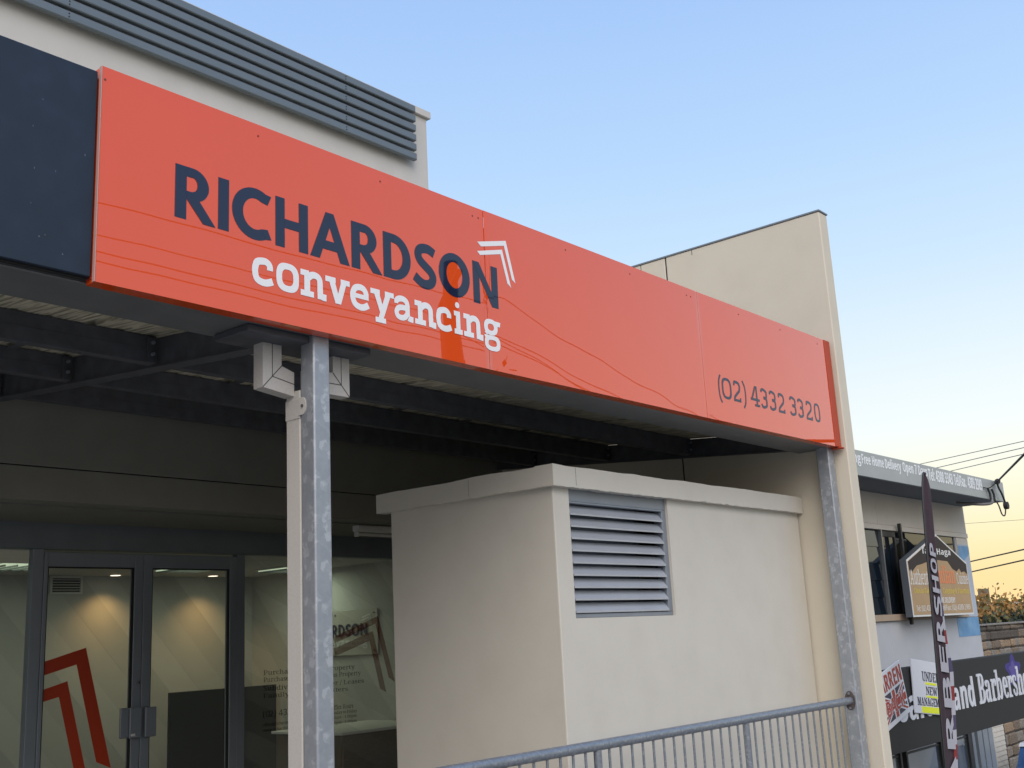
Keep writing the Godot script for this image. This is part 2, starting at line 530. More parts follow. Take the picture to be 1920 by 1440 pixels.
# ------------------------------------------------------------------ the shop's own building
func main_building() -> void:
	var b := thing("shop_building", "pale grey rendered shop building with dark bulkhead behind the canopy and orange sign", "building", Vector3(3, 0, -3.9))
	box(b, "upper_wall", Vector3(-8, 3.74, -4.0), Vector3(7.92, 7.13, -3.7), M.grey_wall, 0.006)
	box(b, "side_wall", Vector3(7.62, 3.74, -10.0), Vector3(7.918, 7.13, -4.003), M.grey_wall, 0.004)
	box(b, "cap_flashing", Vector3(-8, 7.13, -4.03), Vector3(7.955, 7.21, -3.665), M.grey_wall, 0.004)
	box(b, "lower_roof", Vector3(7.92, 3.9, -10.0), Vector3(9.5, 4.0, -3.7), M.eave, 0.004)
	# two rows of bulkhead sheet with an open groove between
	box(b, "bulkhead_panel", Vector3(-8, 2.99, -3.9), Vector3(9.0, 3.74, -3.7), M.bulkhead, 0.003)
	box(b, "bulkhead_panel", Vector3(-8, 2.742, -3.9), Vector3(9.0, 2.981, -3.7), M.bulkhead, 0.003)
	box(b, "bulkhead_core", Vector3(-8, 2.8, -4.0), Vector3(9.2, 3.74, -3.902), M.header, 0.0)
	box(b, "bulkhead_soffit", Vector3(-8, 2.742, -4.93), Vector3(9.0, 2.80, -4.002), M.bulkhead, 0.0)
	box(b, "header_fascia", Vector3(-8, 2.528, -5.06), Vector3(9.3, 2.84, -4.932), M.header, 0.004)
	box(b, "end_wall", Vector3(9.3, -0.2, -10.0), Vector3(9.5, 3.9, -3.72), M.grey_wall, 0.003)
	box(b, "left_wall", Vector3(0.4, -0.2, -9.0), Vector3(0.6, 2.84, -5.0), M.grey_wall, 0.003)
	# stub that closes the shop front between its window and the wing wall
	box(b, "pier", Vector3(8.90, -0.1, -5.0), Vector3(9.3, 3.74, -3.702), M.grey_wall, 0.003)

	var f := thing("batten_light", "unlit fluorescent batten fixed under the bulkhead behind the cream enclosure", "light fitting", Vector3(7.7, 2.7, -4.05))
	box(f, "base", Vector3(7.10, 2.683, -4.09), Vector3(8.34, 2.741, -4.0), M.white, 0.006)
	put("tube", tube([Vector3(7.13, 2.655, -4.045), Vector3(8.31, 2.655, -4.045)], 0.014, 12), M.white, f)
	for x in [7.115, 8.325]:
		box(f, "holder", Vector3(x - 0.014, 2.632, -4.07), Vector3(x + 0.014, 2.682, -4.02), M.white, 0.005)

func louvre_screen() -> void:
	var t := thing("louvre_screen", "dark grey screen of six long horizontal metal slats on the upper wall", "louvre screen", Vector3(3.5, 6.5, -3.7))
	for k in 6:
		var y := 6.536 + 0.109 * k
		box(t, "slat", Vector3(-6.0, y, -3.655), Vector3(7.662, y + 0.078, -3.60), M.slat, 0.008)
	for x in [-2.0, 0.9, 3.8, 6.67]:
		box(t, "bracket", Vector3(x - 0.02, 6.56, -3.70), Vector3(x + 0.02, 7.125, -3.657), M.slat, 0.003)
	for x in [3.82, 6.69]:
		for k in 6:
			for d in [0.024, 0.052]:
				var y = 6.536 + 0.109 * k + d
				put("screw", tube([Vector3(x, y, -3.6), Vector3(x, y, -3.596)], 0.006, 6), M.black, t)

func pane(parent: Node3D, a: Vector3, b: Vector3) -> MeshInstance3D:   # one sheet of glass across z
	var st := start()
	quad(st, a, Vector3(b.x, a.y, a.z), b, Vector3(a.x, b.y, a.z), Vector3.BACK)
	return put("pane", st.commit(), M.glass, parent)

func shop_front() -> void:
	var zf := -4.965
	var zb := -5.045
	var w := thing("glazed_shopfront", "grey aluminium shopfront frame with fixed panes either side of the doors", "shopfront", Vector3(4.4, 0, -5))
	box(w, "mullion", Vector3(4.405, 0, zb), Vector3(4.500, 2.528, zf), M.frame, 0.004)
	box(w, "mullion", Vector3(6.413, 0, zb), Vector3(6.503, 2.528, zf), M.frame, 0.004)
	box(w, "mullion", Vector3(8.86, 0, zb), Vector3(8.95, 2.528, zf), M.frame, 0.004)
	box(w, "mullion", Vector3(1.9, 0, zb), Vector3(2.0, 2.528, zf), M.frame, 0.004)
	box(w, "sill", Vector3(0.6, 0, zb), Vector3(4.403, 0.10, zf), M.frame, 0.004)
	box(w, "sill", Vector3(6.505, 0, zb), Vector3(8.858, 0.10, zf), M.frame, 0.004)
	pane(w, Vector3(0.6, 0.1, -5.0), Vector3(1.9, 2.528, -5.0))
	pane(w, Vector3(2.0, 0.1, -5.0), Vector3(4.405, 2.528, -5.0))
	pane(w, Vector3(6.503, 0.1, -5.0), Vector3(8.86, 2.528, -5.0))
	# glass lettering on the right pane
	var at := moved(Vector3(0, 0, -4.998))
	var lines := [["Purchase & Sale of Property", 6.743, 7.90, 1.372, 1.432, "serif"], ["Purchase & Sale of Business Property", 6.743, 7.98, 1.306, 1.366, "serif"], ["Subdivision / Transfer / Leases", 6.743, 8.02, 1.232, 1.285, "serif"], ["Family & Estate Matters", 6.743, 7.80, 1.160, 1.215, "serif"], ["(02) 4332 3320", 6.738, 7.36, 0.985, 1.055, "sans"], ["office@richardsonconveyancing.com.au", 6.738, 7.50, 0.905, 0.945, "sans"], ["www.richardsonconveyancing.com.au", 6.738, 7.50, 0.855, 0.893, "sans"], ["Office Hours", 7.58, 7.87, 1.000, 1.045, "serif"], ["Monday to Friday", 7.55, 7.92, 0.945, 0.985, "serif"], ["9.00am - 1.00pm", 7.55, 7.915, 0.900, 0.935, "serif"], ["2.00pm - 5.00pm", 7.55, 7.915, 0.850, 0.885, "serif"]]
	for l in lines:
		text(w, "lettering", l[0], l[5], Rect2(l[1], l[3], l[2] - l[1], l[4] - l[3]), at, M.decal_text, 0.001)
	for c in [[[7.63, 1.72], [8.243, 1.920], [8.463, 1.222], [8.376, 1.272], [8.200, 1.84], [7.63, 1.65]], [[7.63, 1.60], [8.162, 1.765], [8.335, 1.122], [8.249, 1.165], [8.11, 1.665], [7.63, 1.52]]]:
		put("chevron_decal", prism(pv(c), -4.9985, -4.9975), M.decal_red, w)
	# frosted film laid in slanting strips on the right pane
	var frame := pv([[6.505, 0.1], [8.858, 0.1], [8.858, 2.526], [6.505, 2.526]])
	for k in range(-2, 16):
		var y0 := 3.9 - k * 0.27
		for part in Geometry2D.intersect_polygons(frame, pv([[6.5, y0], [8.9, y0 - 1.15], [8.9, y0 - 1.415], [6.5, y0 - 0.265]])):
			put("film_strip", prism(part, -5.0035, -5.0025), M["film_%d" % (k & 1)], w)
	# the pair of doors
	for side in 2:
		var d := thing("glass_door", ["left glass shop door with a large orange double chevron", "right glass shop door with the black panel behind its glass"][side], "door", Vector3([4.5, 5.42][side], 0, -5.0), "pair of glazed shop doors")
		var x0: float = [4.503, 5.420][side]
		var x1: float = [5.414, 6.410][side]
		var g0: float = [4.537, 5.506][side]
		var g1: float = [5.330, 6.326][side]
		box(d, "stile", Vector3(x0, 0.01, zb + 0.01), Vector3(g0, 2.505, zf + 0.006), M.frame, 0.004)
		box(d, "stile", Vector3(g1, 0.01, zb + 0.01), Vector3(x1, 2.505, zf + 0.006), M.frame, 0.004)
		box(d, "top_rail", Vector3(g0 + 0.001, 2.385, zb + 0.01), Vector3(g1 - 0.001, 2.505, zf + 0.004), M.frame, 0.004)
		box(d, "bottom_rail", Vector3(g0 + 0.001, 0.01, zb + 0.01), Vector3(g1 - 0.001, 0.15, zf + 0.004), M.frame, 0.004)
		pane(d, Vector3(g0, 0.15, -5.0), Vector3(g1, 2.385, -5.0))
		for x in [g0 + 0.004, g1 - 0.004]:
			box(d, "gasket", Vector3(x - 0.005, 0.15, -4.999), Vector3(x + 0.005, 2.385, -4.968), M.gasket, 0.0)
		box(d, "gasket", Vector3(g0, 2.374, -4.999), Vector3(g1, 2.385, -4.97), M.gasket, 0.0)
		if side == 0:
			for c in [[[4.54, 1.612], [4.914, 1.714], [5.175, 0.719], [5.041, 0.78], [4.836, 1.58], [4.54, 1.503]], [[4.54, 1.390], [4.76, 1.45], [4.985, 0.58], [4.875, 0.63], [4.692, 1.329], [4.54, 1.293]]]:
				put("chevron_decal", prism(pv(c), -4.997, -4.995), M.decal_orange, d)
			var h := box(d, "handle", Vector3(5.285, 0.945, -4.93), Vector3(5.395, 1.195, -4.90), M.frame, 0.006)
			box(h, "grip_wing", Vector3(5.205, 0.950, -4.94), Vector3(5.283, 1.198, -4.915), M.frame, 0.006)
			box(h, "stand_off", Vector3(5.33, 1.0, -4.958), Vector3(5.37, 1.14, -4.931), M.frame, 0.003)
			box(h, "push_label", Vector3(5.295, 0.962, -4.899), Vector3(5.335, 0.982, -4.8975), M.white, 0.0)
			var lock := put("lock", tube([Vector3(5.392, 1.40, -4.96), Vector3(5.392, 1.40, -4.948)], 0.018, 14), M.silver, d)
			box(lock, "key_slot", Vector3(5.389, 1.39, -4.948), Vector3(5.395, 1.41, -4.9465), M.black, 0.0)
		else:
			var h2 := box(d, "handle", Vector3(5.432, 0.943, -4.93), Vector3(5.54, 1.191, -4.90), M.frame, 0.006)
			box(h2, "stand_off", Vector3(5.45, 1.0, -4.958), Vector3(5.49, 1.14, -4.931), M.frame, 0.003)

# ------------------------------------------------------------------ inside
func interior() -> void:
	var b := thing("office_room", "lit office room behind the glass with striped pale walls and a tiled ceiling", "room", Vector3(6, 0, -7))
	box(b, "carpet", Vector3(0.6, -0.02, -8.65), Vector3(9.3, 0.004, -5.05), M.carpet, 0.0)
	box(b, "roof_slab", Vector3(0.4, 2.70, -8.9), Vector3(9.3, 2.8, -5.062), M.header, 0.0)
	# papered walls: bands that rise and fall, each its own strip
	banded_wall(b, "back_wall", Transform3D(Basis(), Vector3(0.6, 0, -8.65)), 8.7, 2.7, 7.5)
	banded_wall(b, "right_wall", Transform3D(Basis(Vector3(0, 0, 1), Vector3.UP, Vector3(-1, 0, 0)), Vector3(9.299, 0, -8.65)), 3.6, 2.7, 30.0)
	for i in 8:
		for j in 3:
			var x := 0.61 + i * 1.086
			var z := -8.64 + j * 1.196
			box(b, "ceiling_tile", Vector3(x + 0.004, 2.60, z + 0.004), Vector3(x + 1.08, 2.62, z + 1.19), M.ceiling, 0.004)
	box(b, "ceiling_grid", Vector3(0.6, 2.621, -8.65), Vector3(9.3, 2.63, -5.06), M.ceiling_bar, 0.0)
	# lamps
	var tr := [[5.07, 5.67, -7.65, -6.95], [7.12, 7.66, -7.60, -6.9], [8.45, 9.05, -7.45, -6.85], [2.6, 3.2, -7.6, -6.9]]
	var labels := ["prismatic ceiling light panel seen through the far left pane", "ceiling light panel at the head of the right door", "ceiling light panel above the lettered right pane", "ceiling light panel deep in the left part of the office"]
	for i in tr.size():
		var r: Array = tr[i]
		var t := thing("ceiling_light", labels[i], "ceiling light", Vector3((r[0] + r[1]) / 2, 2.58, (r[2] + r[3]) / 2), "fluorescent ceiling panels in the office")
		box(t, "frame", Vector3(r[0], 2.585, r[2]), Vector3(r[1], 2.599, r[3]), M.white, 0.003)
		box(t, "diffuser_light", Vector3(r[0] + 0.03, 2.575, r[2] + 0.03), Vector3(r[1] - 0.03, 2.584, r[3] - 0.03), M.troffer_light, 0.0)
		for k in 5:
			var x: float = lerpf(r[0] + 0.05, r[1] - 0.05, k / 4.0)
			box(t, "louvre_blade", Vector3(x - 0.004, 2.555, r[2] + 0.03), Vector3(x + 0.004, 2.574, r[3] - 0.03), M.silver, 0.0)
		var l := AreaLight3D.new()
		l.name = "panel_light"
		t.add_child(l, true)
		l.global_transform = Transform3D(Basis(Vector3.RIGHT, -PI / 2), Vector3((r[0] + r[1]) / 2, 2.55, (r[2] + r[3]) / 2))
		l.area_size = Vector2(0.5, 0.6)
		l.light_color = Color(0.93, 1.0, 0.87)
		l.light_energy = [0.55, 0.45, 0.5, 0.5][i]
		l.area_range = 12.0
		l.shadow_enabled = true
	var dl := [[7.10, -8.36], [8.43, -8.30]]
	for i in 2:
		var p := Vector3(dl[i][0], 2.6, dl[i][1])
		var t := thing("downlight", ["small round downlight above the left door's glass", "small round downlight above the right door's glass"][i], "downlight", p, "warm downlights washing the back wall")
		put("rim", tube([p, p - Vector3(0, 0.012, 0)], 0.075, 20), M.white, t)
		put("lens_light", tube([p - Vector3(0, 0.013, 0), p - Vector3(0, 0.016, 0)], 0.058, 20), M.downlight_lens, t)
		var s := SpotLight3D.new()
		s.name = "downlight_beam"
		t.add_child(s, true)
		s.global_transform = Transform3D(Basis(Vector3.RIGHT, -PI / 2), p - Vector3(0, 0.03, 0))
		s.light_color = Color(1.0, 0.80, 0.50)
		s.light_energy = 0.5
		s.spot_angle = 62.0
		s.spot_angle_attenuation = 0.9
		s.light_size = 0.05
		s.spot_range = 10.0
		s.shadow_enabled = true
	var gr := thing("air_grille", "white air vent with dark slots high on the office wall", "air vent", Vector3(6.6, 2.5, -8.63))
	box(gr, "frame", Vector3(6.43, 2.572, -8.648), Vector3(6.83, 2.598, -8.62), M.white, 0.004)
	box(gr, "frame", Vector3(6.43, 2.385, -8.648), Vector3(6.83, 2.408, -8.62), M.white, 0.004)
	box(gr, "frame", Vector3(6.43, 2.409, -8.648), Vector3(6.455, 2.571, -8.62), M.white, 0.004)
	box(gr, "frame", Vector3(6.805, 2.409, -8.648), Vector3(6.83, 2.571, -8.62), M.white, 0.004)
	box(gr, "duct", Vector3(6.456, 2.409, -8.647), Vector3(6.804, 2.571, -8.64), M.black, 0.0)
	for k in 5:
		box(gr, "blade", Vector3(6.456, 2.43 + k * 0.03, -8.638), Vector3(6.804, 2.436 + k * 0.03, -8.624), M.white, 0.001)
	var cb := thing("partition_screen", "low black partition screen standing behind the right door", "screen", Vector3(8.4, 0, -8.0))
	box(cb, "panel", Vector3(7.63, 0.06, -8.025), Vector3(9.2, 1.19, -8.0), M.black, 0.003)
	box(cb, "foot", Vector3(7.75, 0.004, -8.2), Vector3(7.8, 0.058, -7.85), M.dark_metal, 0.003)
	box(cb, "foot", Vector3(9.02, 0.004, -8.2), Vector3(9.07, 0.058, -7.85), M.dark_metal, 0.003)
	var ds := thing("desk", "desk with a white top and brown front behind the lettered pane", "desk", Vector3(8.4, 0, -5.6))
	box(ds, "top", Vector3(7.86, 0.722, -6.35), Vector3(9.29, 0.75, -5.17), M.white, 0.004)
	box(ds, "front_panel", Vector3(7.9, 0.004, -5.22), Vector3(9.28, 0.72, -5.2), M.wood, 0.003)
	box(ds, "side_panel", Vector3(7.89, 0.004, -6.3), Vector3(7.91, 0.72, -5.222), M.wood, 0.003)
	# company plate on the right hand wall, lettered like the big sign
	var pl := thing("company_plate", "pale wall plate with the company name in raised letters and a small white chevron", "sign", Vector3(9.28, 1.78, -6.9))
	box(pl, "plate", Vector3(9.268, 1.51, -7.72), Vector3(9.28, 2.055, -6.13), M.acrylic, 0.003)
	for z in [-7.66, -6.9, -6.19]:
		for y in [1.56, 2.005]:
			put("stud", tube([Vector3(9.285, y, z), Vector3(9.255, y, z)], 0.011, 10), M.silver, pl)
	var sc := 0.61
	var basis := Basis(Vector3(0, 0, sc), Vector3(0, sc, 0), Vector3(-sc, 0, 0))
	var at := Transform3D(basis, Vector3(9.266, 1.740 - 0.207 * sc, -7.563))
	logo(pl, func(p: Vector2, k: int) -> Array: return [at * Vector3(p.x, p.y, 0.012 + k * 0.0004), Vector3(-1, 0, 0)], M.sign_navy, M.white)

func banded_wall(b: Node3D, called: String, at: Transform3D, length: float, high: float, turn_x: float) -> void:
	var core := put(called, bevel_box(Vector3(length, high, 0.1), 0.0), M.paper_0, b, at * moved(Vector3(length / 2, high / 2, -0.051)))
	var frame := PackedVector2Array([Vector2(0, 0), Vector2(length, 0), Vector2(length, high), Vector2(0, high)])
	var step := 0.42
	for k in range(-14, 40):
		var x := k * step
		# strips slope down to the right; left of the turn they slope the other way
		for part in Geometry2D.intersect_polygons(frame, PackedVector2Array([Vector2(x, 3.0), Vector2(x + step, 3.0), Vector2(x + step + 2.6, 0.0), Vector2(x + 2.6, 0.0)])):
			var z := 0.002 + 0.0015 * (k & 1)
			put("paper_strip", prism(part, -0.0005, z, at), M["paper_%d" % ((k * 7 + 70) % 3)], core)

# ------------------------------------------------------------------ canopy
func roof_y(z: float) -> float:   # underside of the canopy sheet
	return 3.215 - 0.0886 * z

func sloped(parent: Node3D, called: String, x0: float, x1: float, za: float, zb: float, lift0: float, lift1: float, m: Material) -> MeshInstance3D:
	# a bar along the fall of the roof between za and zb, from lift0 to lift1 above the underside of the sheet
	var poly := pv([[za, roof_y(za) + lift0], [zb, roof_y(zb) + lift0], [zb, roof_y(zb) + lift1], [za, roof_y(za) + lift1]])
	return put(called, prism(poly, 0.0, x1 - x0, Transform3D(Basis(Vector3(0, 0, 1), Vector3.UP, Vector3(-1, 0, 0)), Vector3(x1, 0, 0))), m, parent)

func canopy() -> void:
	var c := thing("canopy", "steel framed canopy with dark purlins and ribbed pale roof sheets over the shop entrance", "canopy", Vector3(4, 3, -1.8))
	# rafters with flanges
	for r in [[3.24, 3.34], [8.79, 8.868], [-2.2, -2.1]]:
		sloped(c, "rafter", r[0] + 0.02, r[1], -3.69, -0.28, -0.165, -0.002, M.steel)
		sloped(c, "rafter_flange", r[0], r[1], -3.69, -0.28, -0.172, -0.166, M.steel)
	var bays := [[-2.09, 3.238], [3.342, 8.788]]
	var rows := [-1.29, -2.22, -3.15]
	for bay in bays:
		for z in rows:
			var y := roof_y(z) - 0.003
			var p := box(c, "purlin", Vector3(bay[0], y - 0.152, z - 0.004), Vector3(bay[1], y, z), M.steel, 0.001)
			box(p, "top_flange", Vector3(bay[0], y - 0.006, z - 0.065), Vector3(bay[1], y - 0.002, z - 0.005), M.steel, 0.001)
			box(p, "bottom_flange", Vector3(bay[0], y - 0.152, z - 0.065), Vector3(bay[1], y - 0.148, z - 0.005), M.steel, 0.001)
			box(p, "stiffener", Vector3(bay[0], y - 0.08, z + 0.0005), Vector3(bay[1], y - 0.074, z + 0.003), M.steel, 0.001)
			for x in [bay[0], bay[1] - 0.06]:
				var cl := box(c, "cleat", Vector3(x, y - 0.15, z + 0.001), Vector3(x + 0.06, y - 0.01, z + 0.009), M.steel, 0.001)
				for d in [0.04, 0.105]:
					put("bolt", tube([Vector3(x + 0.03, y - d, z + 0.009), Vector3(x + 0.03, y - d, z + 0.024)], 0.011, 6), M.vent, cl)
		box(c, "ledger", Vector3(bay[0], 3.47, -3.699), Vector3(bay[1], 3.535, -3.61), M.steel, 0.002)
	# roof sheets: pans 0.76 wide with a deep rib at each lap
	for k in 16:
		var x0 := -3.30 + 0.757 * k
		var x1 := minf(x0 + 0.757, 8.87)
		var prof := PackedVector2Array()
		var back := []
		var pts := [[0.0, 0.0], [0.06, 0.0], [0.075, 0.028], [0.11, 0.028], [0.125, 0.0], [0.24, 0.0], [0.25, 0.006], [0.28, 0.006], [0.29, 0.0], [0.42, 0.0], [0.43, 0.006], [0.46, 0.006], [0.47, 0.0], [0.60, 0.0], [0.61, 0.006], [0.64, 0.006], [0.65, 0.0], [0.755, 0.0]]
		for p in pts:
			if x0 + p[0] < x1:
				prof.append(Vector2(x0 + p[0], p[1]))
				back.push_front(Vector2(x0 + p[0], p[1] + 0.0015))
		for p in back:
			prof.append(p)
		var tilt := Transform3D(Basis(Vector3(1, 0, 0), Vector3.UP, Vector3(0, -0.0886, 1)), Vector3(0, 3.215, 0))
		put("roof_sheet", prism(prof, -3.69, -0.10, tilt), M.roof, c)
		box(c, "lap_strip", Vector3(x0 + 0.062, roof_y(-2.0) - 0.008, -2.19), Vector3(x0 + 0.12, roof_y(-2.0) - 0.004, -1.31), M.steel, 0.0)
	# box gutter along the front: the grey strip under the sign
	var g := thing("box_gutter", "long grey box gutter under the fascia signs", "gutter", Vector3(3, 3.05, -0.1))
	box(g, "bottom", Vector3(-7, 3.046, -0.27), Vector3(8.87, 3.056, 0.055), M.soffit, 0.003)
	box(g, "back", Vector3(-7, 3.057, -0.27), Vector3(8.87, 3.195, -0.262), M.soffit, 0.001)
	box(g, "front", Vector3(-7, 3.057, 0.045), Vector3(8.87, 3.9, 0.055), M.soffit, 0.001)
	box(g, "sump", Vector3(2.89, 3.012, -0.24), Vector3(3.63, 3.045, 0.02), M.steel, 0.004)
	var n := thing("navy_sign_panel", "plain dark navy fascia panel left of the orange sign", "sign panel", Vector3(0, 3.5, 0.1))
	box(n, "face", Vector3(-5.0, 3.062, 0.085), Vector3(2.087, 3.945, 0.105), M.navy, 0.003)
	for k in 16:
		var px := rng.randf_range(0.9, 2.05)
		var py := rng.randf_range(3.12, 3.85)
		var pw := rng.randf_range(0.002, 0.005)
		box(n, "dust_mark", Vector3(px, py, 0.1052), Vector3(px + pw, py + rng.randf_range(0.002, 0.009), 0.1056), M.lb_side, 0.0)
	box(n, "backing", Vector3(-5.0, 3.058, 0.057), Vector3(2.087, 3.93, 0.083), M.board_black, 0.0)

func wing_wall() -> void:
	var w := thing("wing_wall", "tall cream rendered wing wall at the right end of the canopy", "wall", Vector3(8.95, 0, -1.8))
	box(w, "wall_panel", Vector3(8.88, -3.0, -1.445), Vector3(9.04, 5.165, 0.167), M.cream, 0.008)
	box(w, "wall_panel", Vector3(8.88, -3.0, -3.70), Vector3(9.04, 5.165, -1.457), M.cream, 0.008)
	box(w, "joint_seal", Vector3(8.885, -3.0, -1.4565), Vector3(9.035, 5.15, -1.4455), M.seam, 0.0)
	box(w, "coping", Vector3(8.872, 5.166, -3.70), Vector3(9.048, 5.182, 0.175), M.vent, 0.003)
	for z in [-1.74, -1.15]:
		box(w, "water_stain", Vector3(8.8785, 5.11, z), Vector3(8.8795, 5.164, z + 0.006), M.seam, 0.0)

func rough_edge(x0: float, x1: float, y0: float, y1: float, sd: int) -> PackedVector2Array:
	# a plastered band: its top wanders slightly, its lower lip is ragged
	var n := noise(FastNoiseLite.TYPE_SIMPLEX, 1.0, sd, 3)
	var out := PackedVector2Array()
	var k := int((x1 - x0) / 0.025)
	for i in k + 1:
		var x := lerpf(x0, x1, float(i) / k)
		var edge := 0.0 if i == 0 or i == k else 1.0
		out.append(Vector2(x, y0 + edge * (0.006 * n.get_noise_1d(x * 9.0) + 0.003 * n.get_noise_1d(x * 40.0))))
	for i in range(k, -1, -1):
		var x := lerpf(x0, x1, float(i) / k)
		out.append(Vector2(x, y1 + 0.007 * n.get_noise_1d(50.0 + x * 1.4)))
	return out

func vent_house() -> void:
	var v := thing("vent_enclosure", "cream rendered plant enclosure with a flat cap beside the entrance", "enclosure", Vector3(7, 0, -1))
	var zf := -0.342
	# front wall in pieces round the vent opening
	var plan := pv([[5.484, 1.83], [5.484, -zf + 0.008], [5.486, -zf + 0.003], [5.492, -zf], [5.645, -zf], [5.645, -zf + 0.12], [5.604, -zf + 0.12], [5.604, 1.83]])
	put("wall", prism(plan, -0.1, 2.56, Transform3D(Basis(Vector3(1, 0, 0), Vector3(0, 0, -1), Vector3(0, 1, 0)), Vector3.ZERO)), M.pale_render, v)
	box(v, "wall", Vector3(5.645, -0.1, zf - 0.12), Vector3(6.805, 1.709, zf), M.pale_render, 0.0)
	box(v, "wall", Vector3(6.805, -0.1, zf - 0.12), Vector3(8.862, 2.56, zf), M.pale_render, 0.0)
	box(v, "corner_crack", Vector3(8.862, -0.1, zf - 0.1), Vector3(8.879, 2.5, zf - 0.012), M.seam, 0.0)
	box(v, "wall", Vector3(5.6045, -0.1, -1.83), Vector3(8.879, 2.56, -1.71), M.pale_render, 0.004)
	# cap: a front and a side band with a plastered edge, and a slab between
	put("cap_band", prism(rough_edge(5.434, 8.874, 2.531, 2.668, 61), zf - 0.1, zf + 0.05), M.pale_render, v)
	put("cap_band", prism(rough_edge(-1.93, zf + 0.049, 2.531, 2.668, 62), 0.0, 0.1, Transform3D(Basis(Vector3(0, 0, 1), Vector3.UP, Vector3(-1, 0, 0)), Vector3(5.533, 0, 0))), M.pale_render, v)
	box(v, "cap_slab", Vector3(5.534, 2.562, -1.93), Vector3(8.874, 2.65, zf - 0.101), M.pale_render, 0.0)
	box(v, "hairline_crack", Vector3(5.668, 2.545, zf + 0.0502), Vector3(5.6705, 2.66, zf + 0.0508), M.seam, 0.0)
	box(v, "hairline_crack", Vector3(5.4325, 2.545, -1.02), Vector3(5.4332, 2.66, -1.0175), M.seam, 0.0)
	# louvred vent
	var t := thing("louvre_vent", "grey metal louvre vent set in the cream enclosure", "vent", Vector3(6.2, 1.71, zf))
	var a := 5.646
	var b := 6.805
	box(t, "frame", Vector3(a, 2.452, zf - 0.09), Vector3(b, 2.535, zf - 0.02), M.vent, 0.003)
	box(t, "frame", Vector3(a, 1.7095, zf - 0.09), Vector3(b, 1.738, zf - 0.02), M.vent, 0.003)
	box(t, "frame", Vector3(b - 0.055, 1.739, zf - 0.09), Vector3(b, 2.451, zf - 0.02), M.vent, 0.003)
	box(t, "frame", Vector3(a, 1.739, zf - 0.09), Vector3(a + 0.02, 2.451, zf - 0.02), M.vent, 0.003)
	box(t, "drip_lip", Vector3(a, 2.440, zf - 0.05), Vector3(b - 0.056, 2.451, zf - 0.012), M.vent, 0.001)
	box(t, "back_sheet", Vector3(a, 1.71, zf - 0.30), Vector3(b, 2.53, zf - 0.29), M.vent, 0.0)
	for k in 9:
		var y := 1.742 + 0.0778 * k
		var st := start()
		# a blade that leans out at its foot, with a turned lip
		var prof := pv([[zf - 0.012, y], [zf - 0.012, y + 0.010], [zf - 0.058, y + 0.066], [zf - 0.070, y + 0.066], [zf - 0.070, y + 0.063], [zf - 0.059, y + 0.063], [zf - 0.015, y + 0.008], [zf - 0.015, y]])
		prism_into(st, prof, 0.0, b - a - 0.08, Transform3D(Basis(Vector3(0, 0, 1), Vector3.UP, Vector3(-1, 0, 0)), Vector3(b - 0.058, 0, 0)))
		put("blade", st.commit(), M.vent_blade, t)

# ------------------------------------------------------------------ posts, pipes, railing
func post_mesh(x0: float, x1: float, y0: float, y1: float, z0: float, z1: float) -> ArrayMesh:
	# square hollow section with rounded corners
	var r := 0.012
	var poly := PackedVector2Array()
	for c in [[x1 - r, z1 - r, 0.0], [x0 + r, z1 - r, 90.0], [x0 + r, z0 + r, 180.0], [x1 - r, z0 + r, 270.0]]:
		for k in 5:
			var t := deg_to_rad(c[2] + 22.5 * k)
			poly.append(Vector2(c[0] + r * cos(t), c[1] + r * sin(t)))
	var st := start()
	var n := poly.size()
	var mid := Vector2((x0 + x1) / 2, (z0 + z1) / 2)
	for i in n:
		var p := poly[i]
		var q := poly[(i + 1) % n]
		var np := []
		for k in 2:
			var j := (i + k) % n
			var corner := j / 5
			var t := deg_to_rad(corner * 90.0 + 22.5 * (j % 5))
			np.append(Vector3(cos(t), 0, sin(t)))
		smooth_quad(st, [[Vector3(p.x, y0, p.y), np[0]], [Vector3(q.x, y0, q.y), np[1]], [Vector3(q.x, y1, q.y), np[1]], [Vector3(p.x, y1, p.y), np[0]]])
		tri(st, Vector3(mid.x, y1, mid.y), Vector3(p.x, y1, p.y), Vector3(q.x, y1, q.y), Vector3.UP)
	return st.commit()

